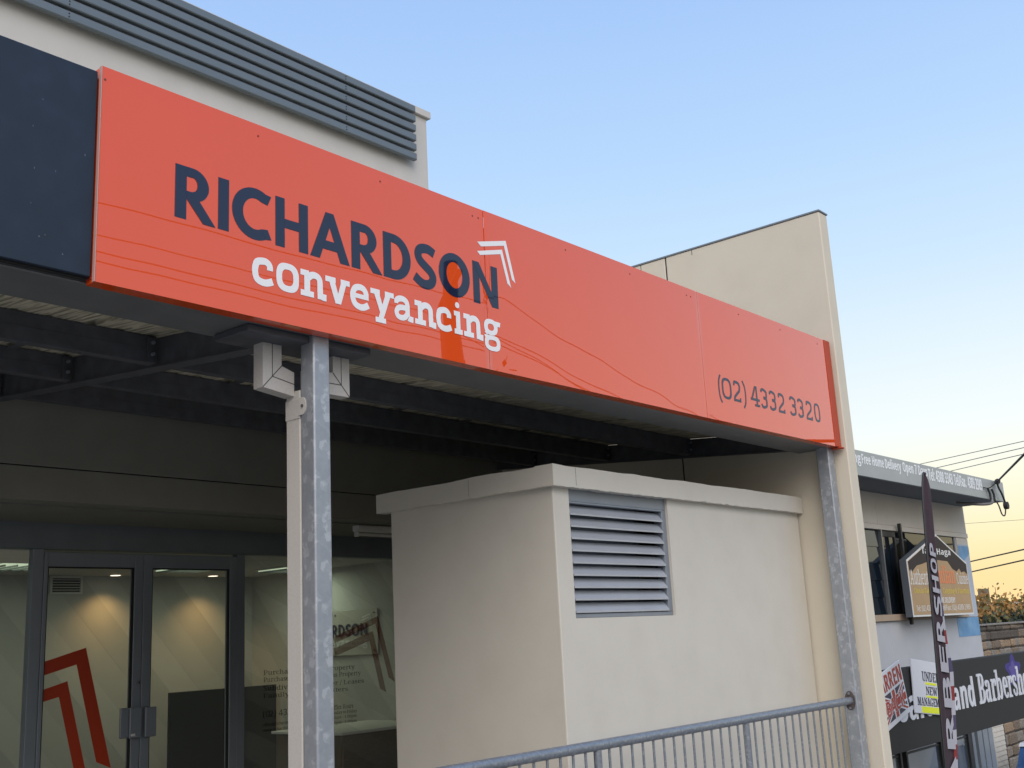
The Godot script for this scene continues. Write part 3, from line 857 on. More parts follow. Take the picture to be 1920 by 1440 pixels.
func posts_and_pipes() -> void:
	for i in 2:
		var x: float = [3.289, 8.80][i]
		var h: float = [0.05, 0.057][i]
		var p := thing("steel_post", ["galvanised square post in front with the white downpipe behind it", "galvanised square post where the railing ends beside the wing wall"][i], "post", Vector3(x, 0, 0), "galvanised posts that carry the canopy")
		put("shaft", post_mesh(x - h, x + h, -0.5, 3.045, -h, h), M.galv, p)
		box(p, "base_plate", Vector3(x - 0.12, 0.001, -0.12), Vector3(x + 0.12, 0.014, 0.12), M.galv, 0.002)
	var d := thing("downpipe", "white rectangular downpipe with two mitred branches behind the front post", "downpipe", Vector3(3.29, 0, -0.11))
	box(d, "pipe", Vector3(3.243, 0.02, -0.162), Vector3(3.335, 2.80, -0.058), M.pvc, 0.005)
	# branches: a dropper and a level arm that meet in a mitre
	for s in 2:
		var o: float = [3.060, 3.588][s]      # outer face
		var i: float = [3.168, 3.482][s]      # inner face of the dropper
		var e: float = [3.242, 3.336][s]      # end of the arm
		var y0: float = [2.796, 2.815][s]
		var y1: float = [2.912, 2.925][s]
		put("dropper", prism(pv([[o, y0], [i, y1], [i, 3.011], [o, 3.011]]), -0.168, -0.098), M.pvc, d)
		put("arm", prism(pv([[o, y0], [e, y0 - 0.022 * (1 - s)], [e, y1 - 0.022 * (1 - s)], [i, y1]]), -0.168, -0.0985), M.pvc, d)
		var mx := (o + i) / 2
		var my := (y0 + y1) / 2
		put("seam", prism(pv([[mx - 0.0018, my], [mx + 0.0018, my], [mx + 0.0018, 3.011], [mx - 0.0018, 3.011]]), -0.0979, -0.0972), M.seam, d)
		var u := Vector2(i - o, y1 - y0).normalized()
		var nn := Vector2(-u.y, u.x) * 0.0018
		put("seam", prism(PackedVector2Array([Vector2(o, y0) + nn, Vector2(o, y0) - nn, Vector2(i, y1) - nn, Vector2(i, y1) + nn]), -0.0979, -0.0968), M.seam, d)
		put("seam", prism(pv([[mx, my - 0.0018], [e, my - 0.0018 - 0.022 * (1 - s)], [e, my + 0.0018 - 0.022 * (1 - s)], [mx, my + 0.0018]]), -0.0979, -0.0970), M.seam, d)
	box(d, "collar", Vector3(3.239, 2.66, -0.164), Vector3(3.337, 2.76, -0.056), M.pvc, 0.004)
	var tab := PackedVector2Array()
	for k in 13:
		var t := -PI / 2 + PI * k / 12.0
		tab.append(Vector2(-0.030 + 0.024 * cos(t), 2.716 + 0.042 * sin(t)))
	tab.append(Vector2(-0.056, 2.758))
	tab.append(Vector2(-0.056, 2.674))
	put("strap", prism(tab, 0.0, 0.005, Transform3D(Basis(Vector3(0, 0, 1), Vector3.UP, Vector3(-1, 0, 0)), Vector3(3.2395, 0, 0))), M.pvc, d)
	put("strap_screw", tube([Vector3(3.2345, 2.716, -0.028), Vector3(3.228, 2.716, -0.028)], 0.007, 8), M.steel, d)

func railing() -> void:
	var r := thing("railing", "galvanised railing of thin upright bars between the posts", "railing", Vector3(6, 0, 0))
	put("top_rail", tube([Vector3(3.34, 0.985, 0), Vector3(8.735, 0.985, 0)], 0.0302, 20), M.galv_rail, r)
	put("bottom_rail", tube([Vector3(3.34, 0.10, 0), Vector3(8.742, 0.10, 0)], 0.0212, 14), M.galv_rail, r)
	var bar := tube([Vector3(0, 0.11, 0), Vector3(0, 0.968, 0)], 0.008, 10)
	var upright := tube([Vector3(0, 0.0, 0), Vector3(0, 0.962, 0)], 0.0242, 16)
	var i := 0
	var x := 8.642
	while x > 3.4:
		if i % 15 == 14:
			put("stanchion", upright, M.galv_rail, r, moved(Vector3(x, 0, 0)))
		else:
			put("baluster", bar, M.galv_rail, r, moved(Vector3(x, 0, 0)))
		x -= 0.1145
		i += 1
	# flange: a rusty diamond plate bolted to the right post
	var poly := PackedVector2Array()
	for k in 20:
		var t := TAU * k / 20.0
		poly.append(Vector2(0.042 * cos(t), 0.985 + 0.075 * sin(t)))
	var fl := put("flange", prism(poly, 0.0, 0.009, Transform3D(Basis(Vector3(0, 0, 1), Vector3.UP, Vector3(-1, 0, 0)), Vector3(8.7425, 0, 0))), M.rust_plate, r)
	for dy in [-0.056, 0.056]:
		put("bolt", tube([Vector3(8.734, 0.985 + dy, 0), Vector3(8.722, 0.985 + dy, 0)], 0.010, 6), M.galv_rail, fl)

# ------------------------------------------------------------------ the orange sign
const SIGN_Z := 0.1255
var wave: FastNoiseLite

func sign_z(x: float, y: float) -> float:   # sheet metal is never quite flat: each panel bows a little between its fixings
	if wave == null:
		wave = noise(FastNoiseLite.TYPE_SIMPLEX, 1.0, 77, 2)
	var edges := [2.095, 4.403, 6.687, 8.748]
	var k := 0 if x < edges[1] else 1 if x < edges[2] else 2
	var u: float = (x - edges[k]) / (edges[k + 1] - edges[k])
	var bow: float = [0.0022, 0.0042, 0.0022][k]
	var lean: float = [0.0, 0.0035, 0.0012][k]
	return bow * 4.0 * u * (1.0 - u) + lean * (y - 3.5) * (1.0 - u * 0.5) + 0.0005 * wave.get_noise_2d(x * 0.9 + k * 5.0, y * 0.6)

func sign_normal(x: float, y: float) -> Vector3:
	var e := 0.004
	return Vector3(-(sign_z(x + e, y) - sign_z(x - e, y)) / (2 * e), -(sign_z(x, y + e) - sign_z(x, y - e)) / (2 * e), 1.0).normalized()

func orange_sign() -> void:
	var s := thing("orange_sign", "long glossy orange fascia sign with navy and white company lettering and a phone number", "sign", Vector3(5.4, 3.04, 0.1))
	var edges := [[2.095, 4.4015], [4.4045, 6.6855], [6.6885, 8.7465]]
	for e in edges:
		var st := start()
		var nx := 60
		var ny := 22
		var eps := 0.0005
		for i in nx:
			for j in ny:
				var q := []
				for d in [[0, 0], [1, 0], [1, 1], [0, 1]]:
					var x: float = lerpf(e[0] + eps, e[1] - eps, float(i + d[0]) / nx)
					var y: float = lerpf(3.040, 3.965, float(j + d[1]) / ny)
					q.append([Vector3(x, y, SIGN_Z + sign_z(x, y)), sign_normal(x, y)])
				smooth_quad(st, q)
		# folded returns round the sheet
		for j in [3.040, 3.965]:
			for i in nx:
				var xa: float = lerpf(e[0] + eps, e[1] - eps, float(i) / nx)
				var xb: float = lerpf(e[0] + eps, e[1] - eps, float(i + 1) / nx)
				quad(st, Vector3(xa, j, SIGN_Z + sign_z(xa, j)), Vector3(xb, j, SIGN_Z + sign_z(xb, j)), Vector3(xb, j, 0.056), Vector3(xa, j, 0.056), Vector3(0, signf(j - 3.5), 0))
		for x in [e[0] + eps, e[1] - eps]:
			quad(st, Vector3(x, 3.04, SIGN_Z), Vector3(x, 3.965, SIGN_Z), Vector3(x, 3.965, 0.056), Vector3(x, 3.04, 0.056), Vector3(signf(x - (e[0] + e[1]) / 2), 0, 0))
		put("panel", st.commit(), M.orange, s)
	box(s, "edge_trim", Vector3(2.0912, 3.040, 0.107), Vector3(2.0945, 3.966, 0.1268), M.vinyl_edge, 0.001)
	box(s, "end_cover", Vector3(8.749, 3.040, 0.060), Vector3(8.856, 3.967, 0.131), M.orange_matt, 0.003)
	box(s, "end_lip", Vector3(8.80, 3.026, 0.060), Vector3(8.868, 3.0395, 0.150), M.orange_matt, 0.003)
	box(s, "bottom_return", Vector3(2.09, 3.0585, 0.057), Vector3(8.80, 3.064, 0.1), M.orange_matt, 0.0)
	for x in [2.107, 2.864, 3.620, 4.315, 4.363, 5.15, 5.841, 6.545, 6.60, 7.28, 7.948, 8.62]:
		var y := 3.908
		put("screw", tube([Vector3(x, y, SIGN_Z + sign_z(x, y)), Vector3(x, y, SIGN_Z + sign_z(x, y) + 0.002)], 0.005, 8), M.screw_head, s)
	var place := func(p: Vector2, k: int) -> Array:
		var x := p.x + 2.438
		var y := p.y + 3.195
		return [Vector3(x, y, SIGN_Z + sign_z(x, y) + 0.0014 + k * 0.00025), sign_normal(x, y)]
	logo(s, place, M.vinyl_navy, M.vinyl_white)
	# telephone number
	var x := 0.0
	for g in [["(", 6.872, 0.048], ["0", 6.925, 0.136], ["2", 7.088, 0.104], [")", 7.225, 0.052], ["4", 7.345, 0.135], ["3", 7.500, 0.104], ["3", 7.636, 0.106], ["2", 7.780, 0.106], ["3", 7.972, 0.110], ["3", 8.112, 0.100], ["2", 8.260, 0.108], ["0", 8.412, 0.106]]:
		x = g[1] - 2.438
		glyph_out(s, "digit" if g[0].is_valid_int() else "bracket", digit(g[0], g[2]), Vector2(x, 3.213 - 3.195), place, M.vinyl_navy)

func glyph_out(parent: Node3D, called: String, prims: Array, off: Vector2, place: Callable, m: Material) -> void:
	var st := start()
	for k in prims.size():
		for poly in prims[k]:
			var idx := Geometry2D.triangulate_polygon(poly)
			for i in range(0, idx.size(), 3):
				var v := []
				for j in 3:
					v.append(place.call(poly[idx[i + j]] + off, k))
				var n: Vector3 = (v[0][0] - v[2][0]).cross(v[0][0] - v[1][0])
				var order := [0, 1, 2] if n.dot(v[0][1]) > 0.0 else [0, 2, 1]
				for j in order:
					st.set_normal(v[j][1])
					st.add_vertex(v[j][0])
	put(called, st.commit(), m, parent)

# strokes of letters, in metres from the letter's left foot
func rc(x0: float, x1: float, y0: float, y1: float) -> Array:
	return [pv([[x0, y0], [x1, y0], [x1, y1], [x0, y1]])]

func pl(a: Array) -> Array:
	return [pv(a)]

func ring(c: Vector2, ox: float, oy: float, ix: float, iy: float, a0 := 0.0, a1 := 360.0, power := 2.0) -> Array:
	var out := []
	var n := maxi(4, int(absf(a1 - a0) / 9.0))
	var on := func(t: float, rx: float, ry: float) -> Vector2:
		var cc := cos(t)
		var ss := sin(t)
		return c + Vector2(rx * signf(cc) * pow(absf(cc), 2.0 / power), ry * signf(ss) * pow(absf(ss), 2.0 / power))
	for i in n:
		var t0 := deg_to_rad(lerpf(a0, a1, float(i) / n))
		var t1 := deg_to_rad(lerpf(a0, a1, float(i + 1) / n))
		var q := PackedVector2Array([on.call(t0, ox, oy), on.call(t1, ox, oy), on.call(t1, ix, iy), on.call(t0, ix, iy)])
		if ix < 0.0001:
			q = PackedVector2Array([q[0], q[1], c])
		out.append(q)
	return out

func stroke(pts: Array, w: float, closed := false) -> Array:
	var p := []
	for a in pts:
		p.append(Vector2(a[0], a[1]))
	var n := p.size()
	var path := []
	var segs := n if closed else n - 1
	for i in segs:
		var p0: Vector2 = p[(i - 1 + n) % n] if closed else p[maxi(i - 1, 0)]
		var p3: Vector2 = p[(i + 2) % n] if closed else p[mini(i + 2, n - 1)]
		for k in 5:
			path.append((p[i] as Vector2).cubic_interpolate(p[(i + 1) % n], p0, p3, k / 5.0))
	if not closed:
		path.append(p[n - 1])
	var m := path.size()
	var left := []
	var right := []
	for i in m:
		var a: Vector2 = path[(i - 1 + m) % m] if closed else path[maxi(i - 1, 0)]
		var b: Vector2 = path[(i + 1) % m] if closed else path[mini(i + 1, m - 1)]
		var d := (b - a).normalized()
		var nn := Vector2(-d.y, d.x) * w / 2.0
		left.append(path[i] + nn)
		right.append(path[i] - nn)
	var out := []
	for i in (m if closed else m - 1):
		var j := (i + 1) % m
		out.append(PackedVector2Array([left[i], left[j], right[j], right[i]]))
	return out

func capital(ch: String) -> Array:
	var h := 0.241
	match ch:
		"R":
			return [rc(0, 0.056, 0, h), rc(0.056, 0.085, h - 0.044, h), rc(0.056, 0.085, 0.091, 0.131), ring(Vector2(0.085, 0.166), 0.081, 0.075, 0.024, 0.0325, -90, 90), pl([[0.057, 0.093], [0.118, 0.100], [0.201, 0.0], [0.139, 0.0]])]
		"I":
			return [rc(0, 0.056, 0, h)]
		"C":
			return [ring(Vector2(0.124, 0.1205), 0.124, 0.1235, 0.066, 0.074, 62, 298), pl([[0.1822, 0.2295], [0.212, 0.225], [0.192, 0.179], [0.155, 0.1858]]), pl([[0.1822, 0.0115], [0.213, 0.016], [0.192, 0.061], [0.155, 0.0552]])]
		"H":
			return [rc(0, 0.053, 0, h), rc(0.135, 0.189, 0, h), rc(0.053, 0.135, 0.097, 0.141)]
		"A":
			return [pl([[0, 0], [0.058, 0], [0.1205, 0.167], [0.1205, h], [0.096, h]]), pl([[0.243, 0], [0.184, 0], [0.1205, 0.167], [0.1205, h], [0.145, h]]), pl([[0.076, 0.052], [0.166, 0.052], [0.149, 0.097], [0.093, 0.097]])]
		"D":
			return [rc(0, 0.055, 0, h), rc(0.055, 0.072, h - 0.047, h), rc(0.055, 0.072, 0, 0.047), ring(Vector2(0.072, h / 2), 0.119, h / 2, 0.062, h / 2 - 0.047, -90, 90)]
		"S":
			return [stroke([[0.163, 0.203], [0.128, 0.217], [0.094, 0.2185], [0.058, 0.206], [0.043, 0.178], [0.056, 0.147], [0.092, 0.122], [0.130, 0.098], [0.149, 0.068], [0.135, 0.034], [0.096, 0.0195], [0.058, 0.026], [0.014, 0.051]], 0.051)]
		"O":
			return [ring(Vector2(0.121, 0.1205), 0.121, 0.1235, 0.062, 0.074)]
		"N":
			return [rc(0, 0.053, 0, h), rc(0.150, 0.203, 0, h), pl([[0.0, h], [0.052, h], [0.203, 0], [0.150, 0]])]
	return []

func small(ch: String) -> Array:
	var x := 0.127
	match ch:
		"c":
			return [stroke([[0.097, 0.076], [0.095, 0.098], [0.078, 0.112], [0.052, 0.112], [0.026, 0.102], [0.0165, 0.076], [0.0165, 0.050], [0.026, 0.024], [0.052, 0.0135], [0.080, 0.0145], [0.112, 0.027]], 0.033)]
		"o":
			return [ring(Vector2(0.0645, 0.065), 0.0645, 0.069, 0.032, 0.039, 0, 360, 2.7)]
		"n":
			return [rc(0, 0.05, 0.099, x), rc(0.022, 0.056, 0.0, 0.12), rc(0, 0.078, 0, 0.028), stroke([[0.045, 0.092], [0.066, 0.108], [0.092, 0.110], [0.111, 0.097], [0.115, 0.07], [0.115, 0.036], [0.121, 0.016], [0.153, 0.013]], 0.033), rc(0.099, 0.132, 0.0, 0.05)]
		"v":
			return [rc(0, 0.063, 0.1, x), rc(0.094, 0.151, 0.1, x), pl([[0.020, 0.112], [0.056, 0.112], [0.094, 0.0], [0.060, 0.0]]), pl([[0.096, 0.112], [0.131, 0.112], [0.094, 0.0], [0.062, 0.0]])]
		"e":
			return [stroke([[0.102, 0.068], [0.100, 0.091], [0.084, 0.109], [0.059, 0.113], [0.032, 0.104], [0.0165, 0.078], [0.0165, 0.050], [0.030, 0.024], [0.058, 0.0125], [0.086, 0.015], [0.116, 0.031]], 0.032), rc(0.02, 0.118, 0.055, 0.078)]
		"y":
			return [rc(0, 0.062, 0.1, x), rc(0.096, 0.157, 0.1, x), pl([[0.020, 0.112], [0.056, 0.112], [0.094, 0.012], [0.073, -0.02]]), pl([[0.100, 0.112], [0.136, 0.112], [0.076, -0.036], [0.042, -0.036]]), rc(0.029, 0.099, -0.042, -0.016)]
		"a":
			return [stroke([[0.016, 0.098], [0.034, 0.109], [0.058, 0.113], [0.083, 0.105], [0.093, 0.083], [0.093, 0.040], [0.099, 0.018], [0.133, 0.0135]], 0.031), stroke([[0.093, 0.066], [0.060, 0.067], [0.030, 0.060], [0.016, 0.038], [0.026, 0.017], [0.052, 0.012], [0.076, 0.020], [0.093, 0.040]], 0.029), rc(0.002, 0.028, 0.082, 0.106)]
		"i":
			return [ring(Vector2(0.028, 0.161), 0.0165, 0.0165, 0, 0), rc(0, 0.047, 0.1, x), rc(0.014, 0.047, 0, 0.11), rc(0, 0.062, 0, 0.028)]
		"g":
			return [ring(Vector2(0.058, 0.088), 0.056, 0.046, 0.025, 0.020, 0, 360, 2.4), pl([[0.086, 0.128], [0.138, 0.126], [0.134, 0.100], [0.1, 0.098]]), stroke([[0.026, 0.058], [0.012, 0.043], [0.022, 0.029], [0.06, 0.026]], 0.024), ring(Vector2(0.066, -0.003), 0.064, 0.044, 0.034, 0.019, 0, 360, 2.8)]
	return []

func digit(ch: String, w: float) -> Array:
	var h := 0.158
	var t := 0.021
	var a := t / 2
	match ch:
		"0":
			return [ring(Vector2(w / 2, h / 2), w / 2, h / 2, w / 2 - t, h / 2 - t * 0.9, 0, 360, 2.9)]
		"2":
			return [stroke([[a + 0.004, h * 0.76], [w * 0.22, h - a * 1.2], [w * 0.5, h - a], [w * 0.8, h - a * 1.8], [w - a, h * 0.74], [w * 0.82, h * 0.54], [w * 0.45, h * 0.36], [w * 0.16, h * 0.2], [a + 0.002, 0.012]], t), rc(0.0, w, 0, t * 0.9), rc(w - t * 0.8, w, 0, h * 0.2)]
		"3":
			return [stroke([[a, h * 0.80], [w * 0.25, h - a * 1.2], [w * 0.52, h - a], [w * 0.85, h - a * 2.2], [w - a, h * 0.74], [w * 0.84, h * 0.56], [w * 0.45, h * 0.535]], t), stroke([[w * 0.45, h * 0.52], [w * 0.84, h * 0.48], [w - a, h * 0.28], [w * 0.84, a * 2.2], [w * 0.5, a], [w * 0.22, a * 1.3], [a, h * 0.2]], t)]
		"4":
			return [rc(w * 0.62, w * 0.62 + t, 0, h), rc(0, w, h * 0.27, h * 0.27 + t * 0.9), pl([[0.0, h * 0.27], [t * 1.1, h * 0.27], [w * 0.62 + t * 0.4, h], [w * 0.62 - t * 0.7, h]]), rc(w * 0.42, w * 0.98, 0, t * 0.8)]
		"(":
			return [stroke([[w - 0.006, h * 1.08], [0.018, h * 0.82], [a, h * 0.45], [0.018, h * 0.04], [w - 0.006, -h * 0.22]], 0.017)]
		")":
			return [stroke([[0.006, h * 1.08], [w - 0.018, h * 0.82], [w - a, h * 0.45], [w - 0.018, h * 0.04], [0.006, -h * 0.22]], 0.017)]
	return []

func logo(parent: Node3D, place: Callable, dark: Material, white: Material) -> void:
	for g in [["R", 0.0], ["I", 0.214], ["C", 0.286], ["H", 0.522], ["A", 0.723], ["R", 0.979], ["D", 1.190], ["S", 1.394], ["O", 1.589], ["N", 1.858]]:
		glyph_out(parent, "capital_letter", capital(g[0]), Vector2(g[1], 0.207), place, dark)
	for g in [["c", 0.394], ["o", 0.526], ["n", 0.664], ["v", 0.812], ["e", 0.966], ["y", 1.097], ["a", 1.255], ["n", 1.400], ["c", 1.557], ["i", 1.693], ["n", 1.767], ["g", 1.930]]:
		glyph_out(parent, "small_letter", small(g[0]), Vector2(g[1], 0.0), place, white)
	for c in [[[4.345, 3.763], [4.587, 3.827], [4.655, 3.586], [4.626, 3.602], [4.569, 3.793], [4.374, 3.742]], [[4.340, 3.707], [4.551, 3.765], [4.615, 3.551], [4.584, 3.571], [4.535, 3.734], [4.363, 3.689]]]:
		glyph_out(parent, "chevron", [pl(c)], Vector2(-2.438, -3.195), place, white)

# ------------------------------------------------------------------ the neighbouring building
func neighbour() -> void:
	var zw := -3.872
	var n := thing("neighbour_building", "two storey building clad in pale sheets beyond the wing wall with a lettered eave", "building", Vector3(18, -2.8, -5))
	var zb := zw - 0.10
	# cladding sheets with open joints
	for p in [[12.0, 19.2, 3.268, 3.83], [19.206, 23.76, 3.268, 3.83]]:
		box(n, "wall_sheet", Vector3(p[0], p[2], zb), Vector3(p[1], p[3], zw), M.sheet_cream, 0.003)
	for p in [[12.0, 19.2, 0.55, 1.575], [19.206, 21.724, 0.55, 1.575], [21.73, 23.76, 0.55, 1.575]]:
		box(n, "wall_sheet", Vector3(p[0], p[2], zb), Vector3(p[1], p[3], zw), M.sheet_grey, 0.003)
	box(n, "wall_sheet", Vector3(23.10, 2.86, zb), Vector3(23.76, 3.165, zw), M.sheet_cream, 0.003)
	box(n, "wall_sheet", Vector3(23.10, 1.581, zb), Vector3(23.76, 2.854, zw), M.sheet_grey, 0.003)
	box(n, "head_trim", Vector3(12.0, 3.172, zb), Vector3(19.86, 3.262, zw + 0.02), M.sheet_cream, 0.003)
	box(n, "head_trim", Vector3(19.868, 3.172, zb), Vector3(23.76, 3.262, zw + 0.02), M.sheet_cream, 0.003)
	box(n, "side_wall", Vector3(23.62, -2.9, -13.0), Vector3(23.755, 3.83, zb - 0.002), M.sheet_grey, 0.003)
	box(n, "lower_wall", Vector3(12.0, -2.9, zb - 0.05), Vector3(23.6, 0.546, zb + 0.03), M.sheet_grey, 0.003)
	box(n, "window_sill", Vector3(12.0, 1.58, zb), Vector3(23.09, 1.69, zw + 0.05), M.sill, 0.004)
	box(n, "room_wall", Vector3(12.0, 1.0, -6.0), Vector3(23.6, 3.7, -5.9), M.room_wall, 0.0)
	# windows: louvre glass, then framed panes
	var w := put("window", bevel_box(Vector3(0.05, 1.478, 0.06), 0.003), M.dark_metal, n, moved(Vector3(16.52, 2.431, zw - 0.05)))
	for k in 5:
		var y := 1.70 + k * 0.293
		put("louvre_glass", bevel_box(Vector3(2.70, 0.30, 0.006), 0.001), M.glass_dark, w, Transform3D(Basis(Vector3.RIGHT, -0.06), Vector3(17.90, y + 0.147, zw - 0.05)))
	var v := put("window", bevel_box(Vector3(0.034, 1.478, 0.07), 0.003), M.silver, n, moved(Vector3(19.315, 2.431, zw - 0.03)))
	for p in [[19.333, 19.93, 1.692, 3.168, "glass_dark"], [19.982, 20.50, 2.30, 3.002, "glass_mirror"], [19.982, 23.05, 1.692, 2.298, "glass_dark"], [20.504, 23.05, 2.30, 3.168, "glass_dark"]]:
		put("pane", bevel_box(Vector3(p[1] - p[0], p[3] - p[2], 0.006), 0.001), M[p[4]], v, moved(Vector3((p[0] + p[1]) / 2, (p[2] + p[3]) / 2, zw - 0.045)))
	box(v, "frame", Vector3(19.93, 1.692, zw - 0.06), Vector3(19.98, 3.168, zw - 0.02), M.dark_metal, 0.003)
	box(v, "frame", Vector3(19.982, 3.004, zw - 0.06), Vector3(20.502, 3.05, zw - 0.02), M.dark_metal, 0.003)
	box(v, "frame", Vector3(19.34, 3.06, zw - 0.045), Vector3(19.929, 3.168, zw - 0.02), M.dark_metal, 0.003)
	box(v, "frame", Vector3(23.05, 1.692, zw - 0.06), Vector3(23.095, 3.168, zw - 0.015), M.sheet_grey, 0.003)
	# eave: fascia boards, soffit, roof
	var lines := [["Dine In & Take Away Catering", 13.4, 16.71], ["Free Home Delivery", 16.75, 18.335], ["Open 7 Days", 18.42, 19.53], ["Tel: 4388 3343", 19.58, 20.78], ["Tel/Fax.", 20.86, 21.50], ["4389 2989", 21.60, 22.40]]
	for f in [[12.0, 18.41], [18.414, 23.74]]:
		box(n, "eave_fascia", Vector3(f[0], 3.822, -3.05), Vector3(f[1], 4.226, -3.0), M.eave, 0.004)
	for l in lines:
		text(n, "lettering", l[0], "sans_bold", Rect2(l[1], 3.965, l[2] - l[1], 0.225), moved(Vector3(0, 0, -2.9985)), M.letter_pale, 0.003)
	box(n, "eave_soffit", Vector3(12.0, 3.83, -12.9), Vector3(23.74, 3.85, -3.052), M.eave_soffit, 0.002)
	box(n, "eave_end", Vector3(23.70, 3.853, -12.9), Vector3(23.74, 4.22, -3.053), M.eave, 0.003)
	box(n, "roof", Vector3(12.0, 4.19, -12.9), Vector3(23.698, 4.215, -3.053), M.vent, 0.002)
	box(self, "window_post", Vector3(19.92, 1.50, zw + 0.06), Vector3(19.98, 3.30, zw + 0.12), M.dark_metal, 0.004)
	tag(get_node("window_post"), "thin grey upright bracket post in front of the upper windows, left of the lit sign", "bracket")
	# house-shaped sign box on the wall
	var s := thing("box_sign", "house shaped brown restaurant sign box fixed in front of the upper windows", "sign", Vector3(21.1, 1.63, -3.6))
	var house := pv([[19.496, 1.628], [22.584, 1.628], [22.548, 2.617], [21.079, 3.126], [19.496, 2.617]])
	put("case", prism(house, -3.69, -3.565), M.lb_side, s)
	put("rim", prism(house, -3.5645, -3.556), M.white, s)
	var inset := Geometry2D.offset_polygon(house, -0.035)[0]
	put("face", prism(inset, -3.5555, -3.55), M.lb_face, s)
	put("dark_gable", prism(pv([[19.548, 2.439], [19.653, 2.397], [19.779, 2.460], [19.926, 2.523], [20.240, 2.565], [20.765, 2.649], [21.499, 2.628], [21.709, 2.491], [21.918, 2.439], [22.076, 2.502], [22.181, 2.428], [22.338, 2.449], [22.495, 2.397], [22.508, 2.591], [21.079, 3.085], [19.536, 2.589]]), -3.5495, -3.5485), M.lb_dark, s)  # dark print whose wavy lower edge paints in mirrored tree outlines
	var at := moved(Vector3(0, 0, -3.548))
	for t in [["TanDHaga", "sans_bold", 20.230, 21.709, 2.706, 2.858, "white"], ["Authentic", "serif", 19.548, 20.576, 2.187, 2.460, "white"], ["Indian", "serif_bold", 20.702, 21.772, 2.214, 2.544, "lb_red"], ["Cuisine", "serif", 21.876, 22.474, 2.208, 2.423, "white"], ["Dine in-Take away", "serif", 19.653, 20.817, 2.004, 2.130, "lb_yellow"], ["Catering & Function", "serif", 21.058, 22.464, 1.993, 2.130, "lb_yellow"], ["FREE HOME DELIVERY", "sans_bold", 20.398, 21.635, 1.857, 1.957, "white"], ["Tel: (02) 4388 3343", "sans", 19.664, 20.712, 1.700, 1.825, "white"], ["Tel/Fax: (02) 4389 2989", "sans", 20.849, 22.401, 1.700, 1.825, "white"]]:
		text(s, "lettering", t[0], t[1], Rect2(t[2], t[4], t[3] - t[2], t[5] - t[4]), at, M[t[6]], 0.002)
	var p := thing("blue_poster", "faded blue poster on the corner of the grey upper wall", "poster", Vector3(23.1, 1.2, zw))
	box(p, "sheet", Vector3(22.50, 1.205, zw + 0.001), Vector3(23.745, 1.572, zw + 0.005), M.poster, 0.0)
	box(p, "sheet", Vector3(23.11, 1.583, zw + 0.001), Vector3(23.745, 3.03, zw + 0.005), M.poster_pale, 0.0)
	put("blue_wedge", prism(pv([[23.12, 3.0], [23.74, 3.0], [23.74, 2.85], [23.12, 2.6]]), zw + 0.006, zw + 0.008), M.poster, p)

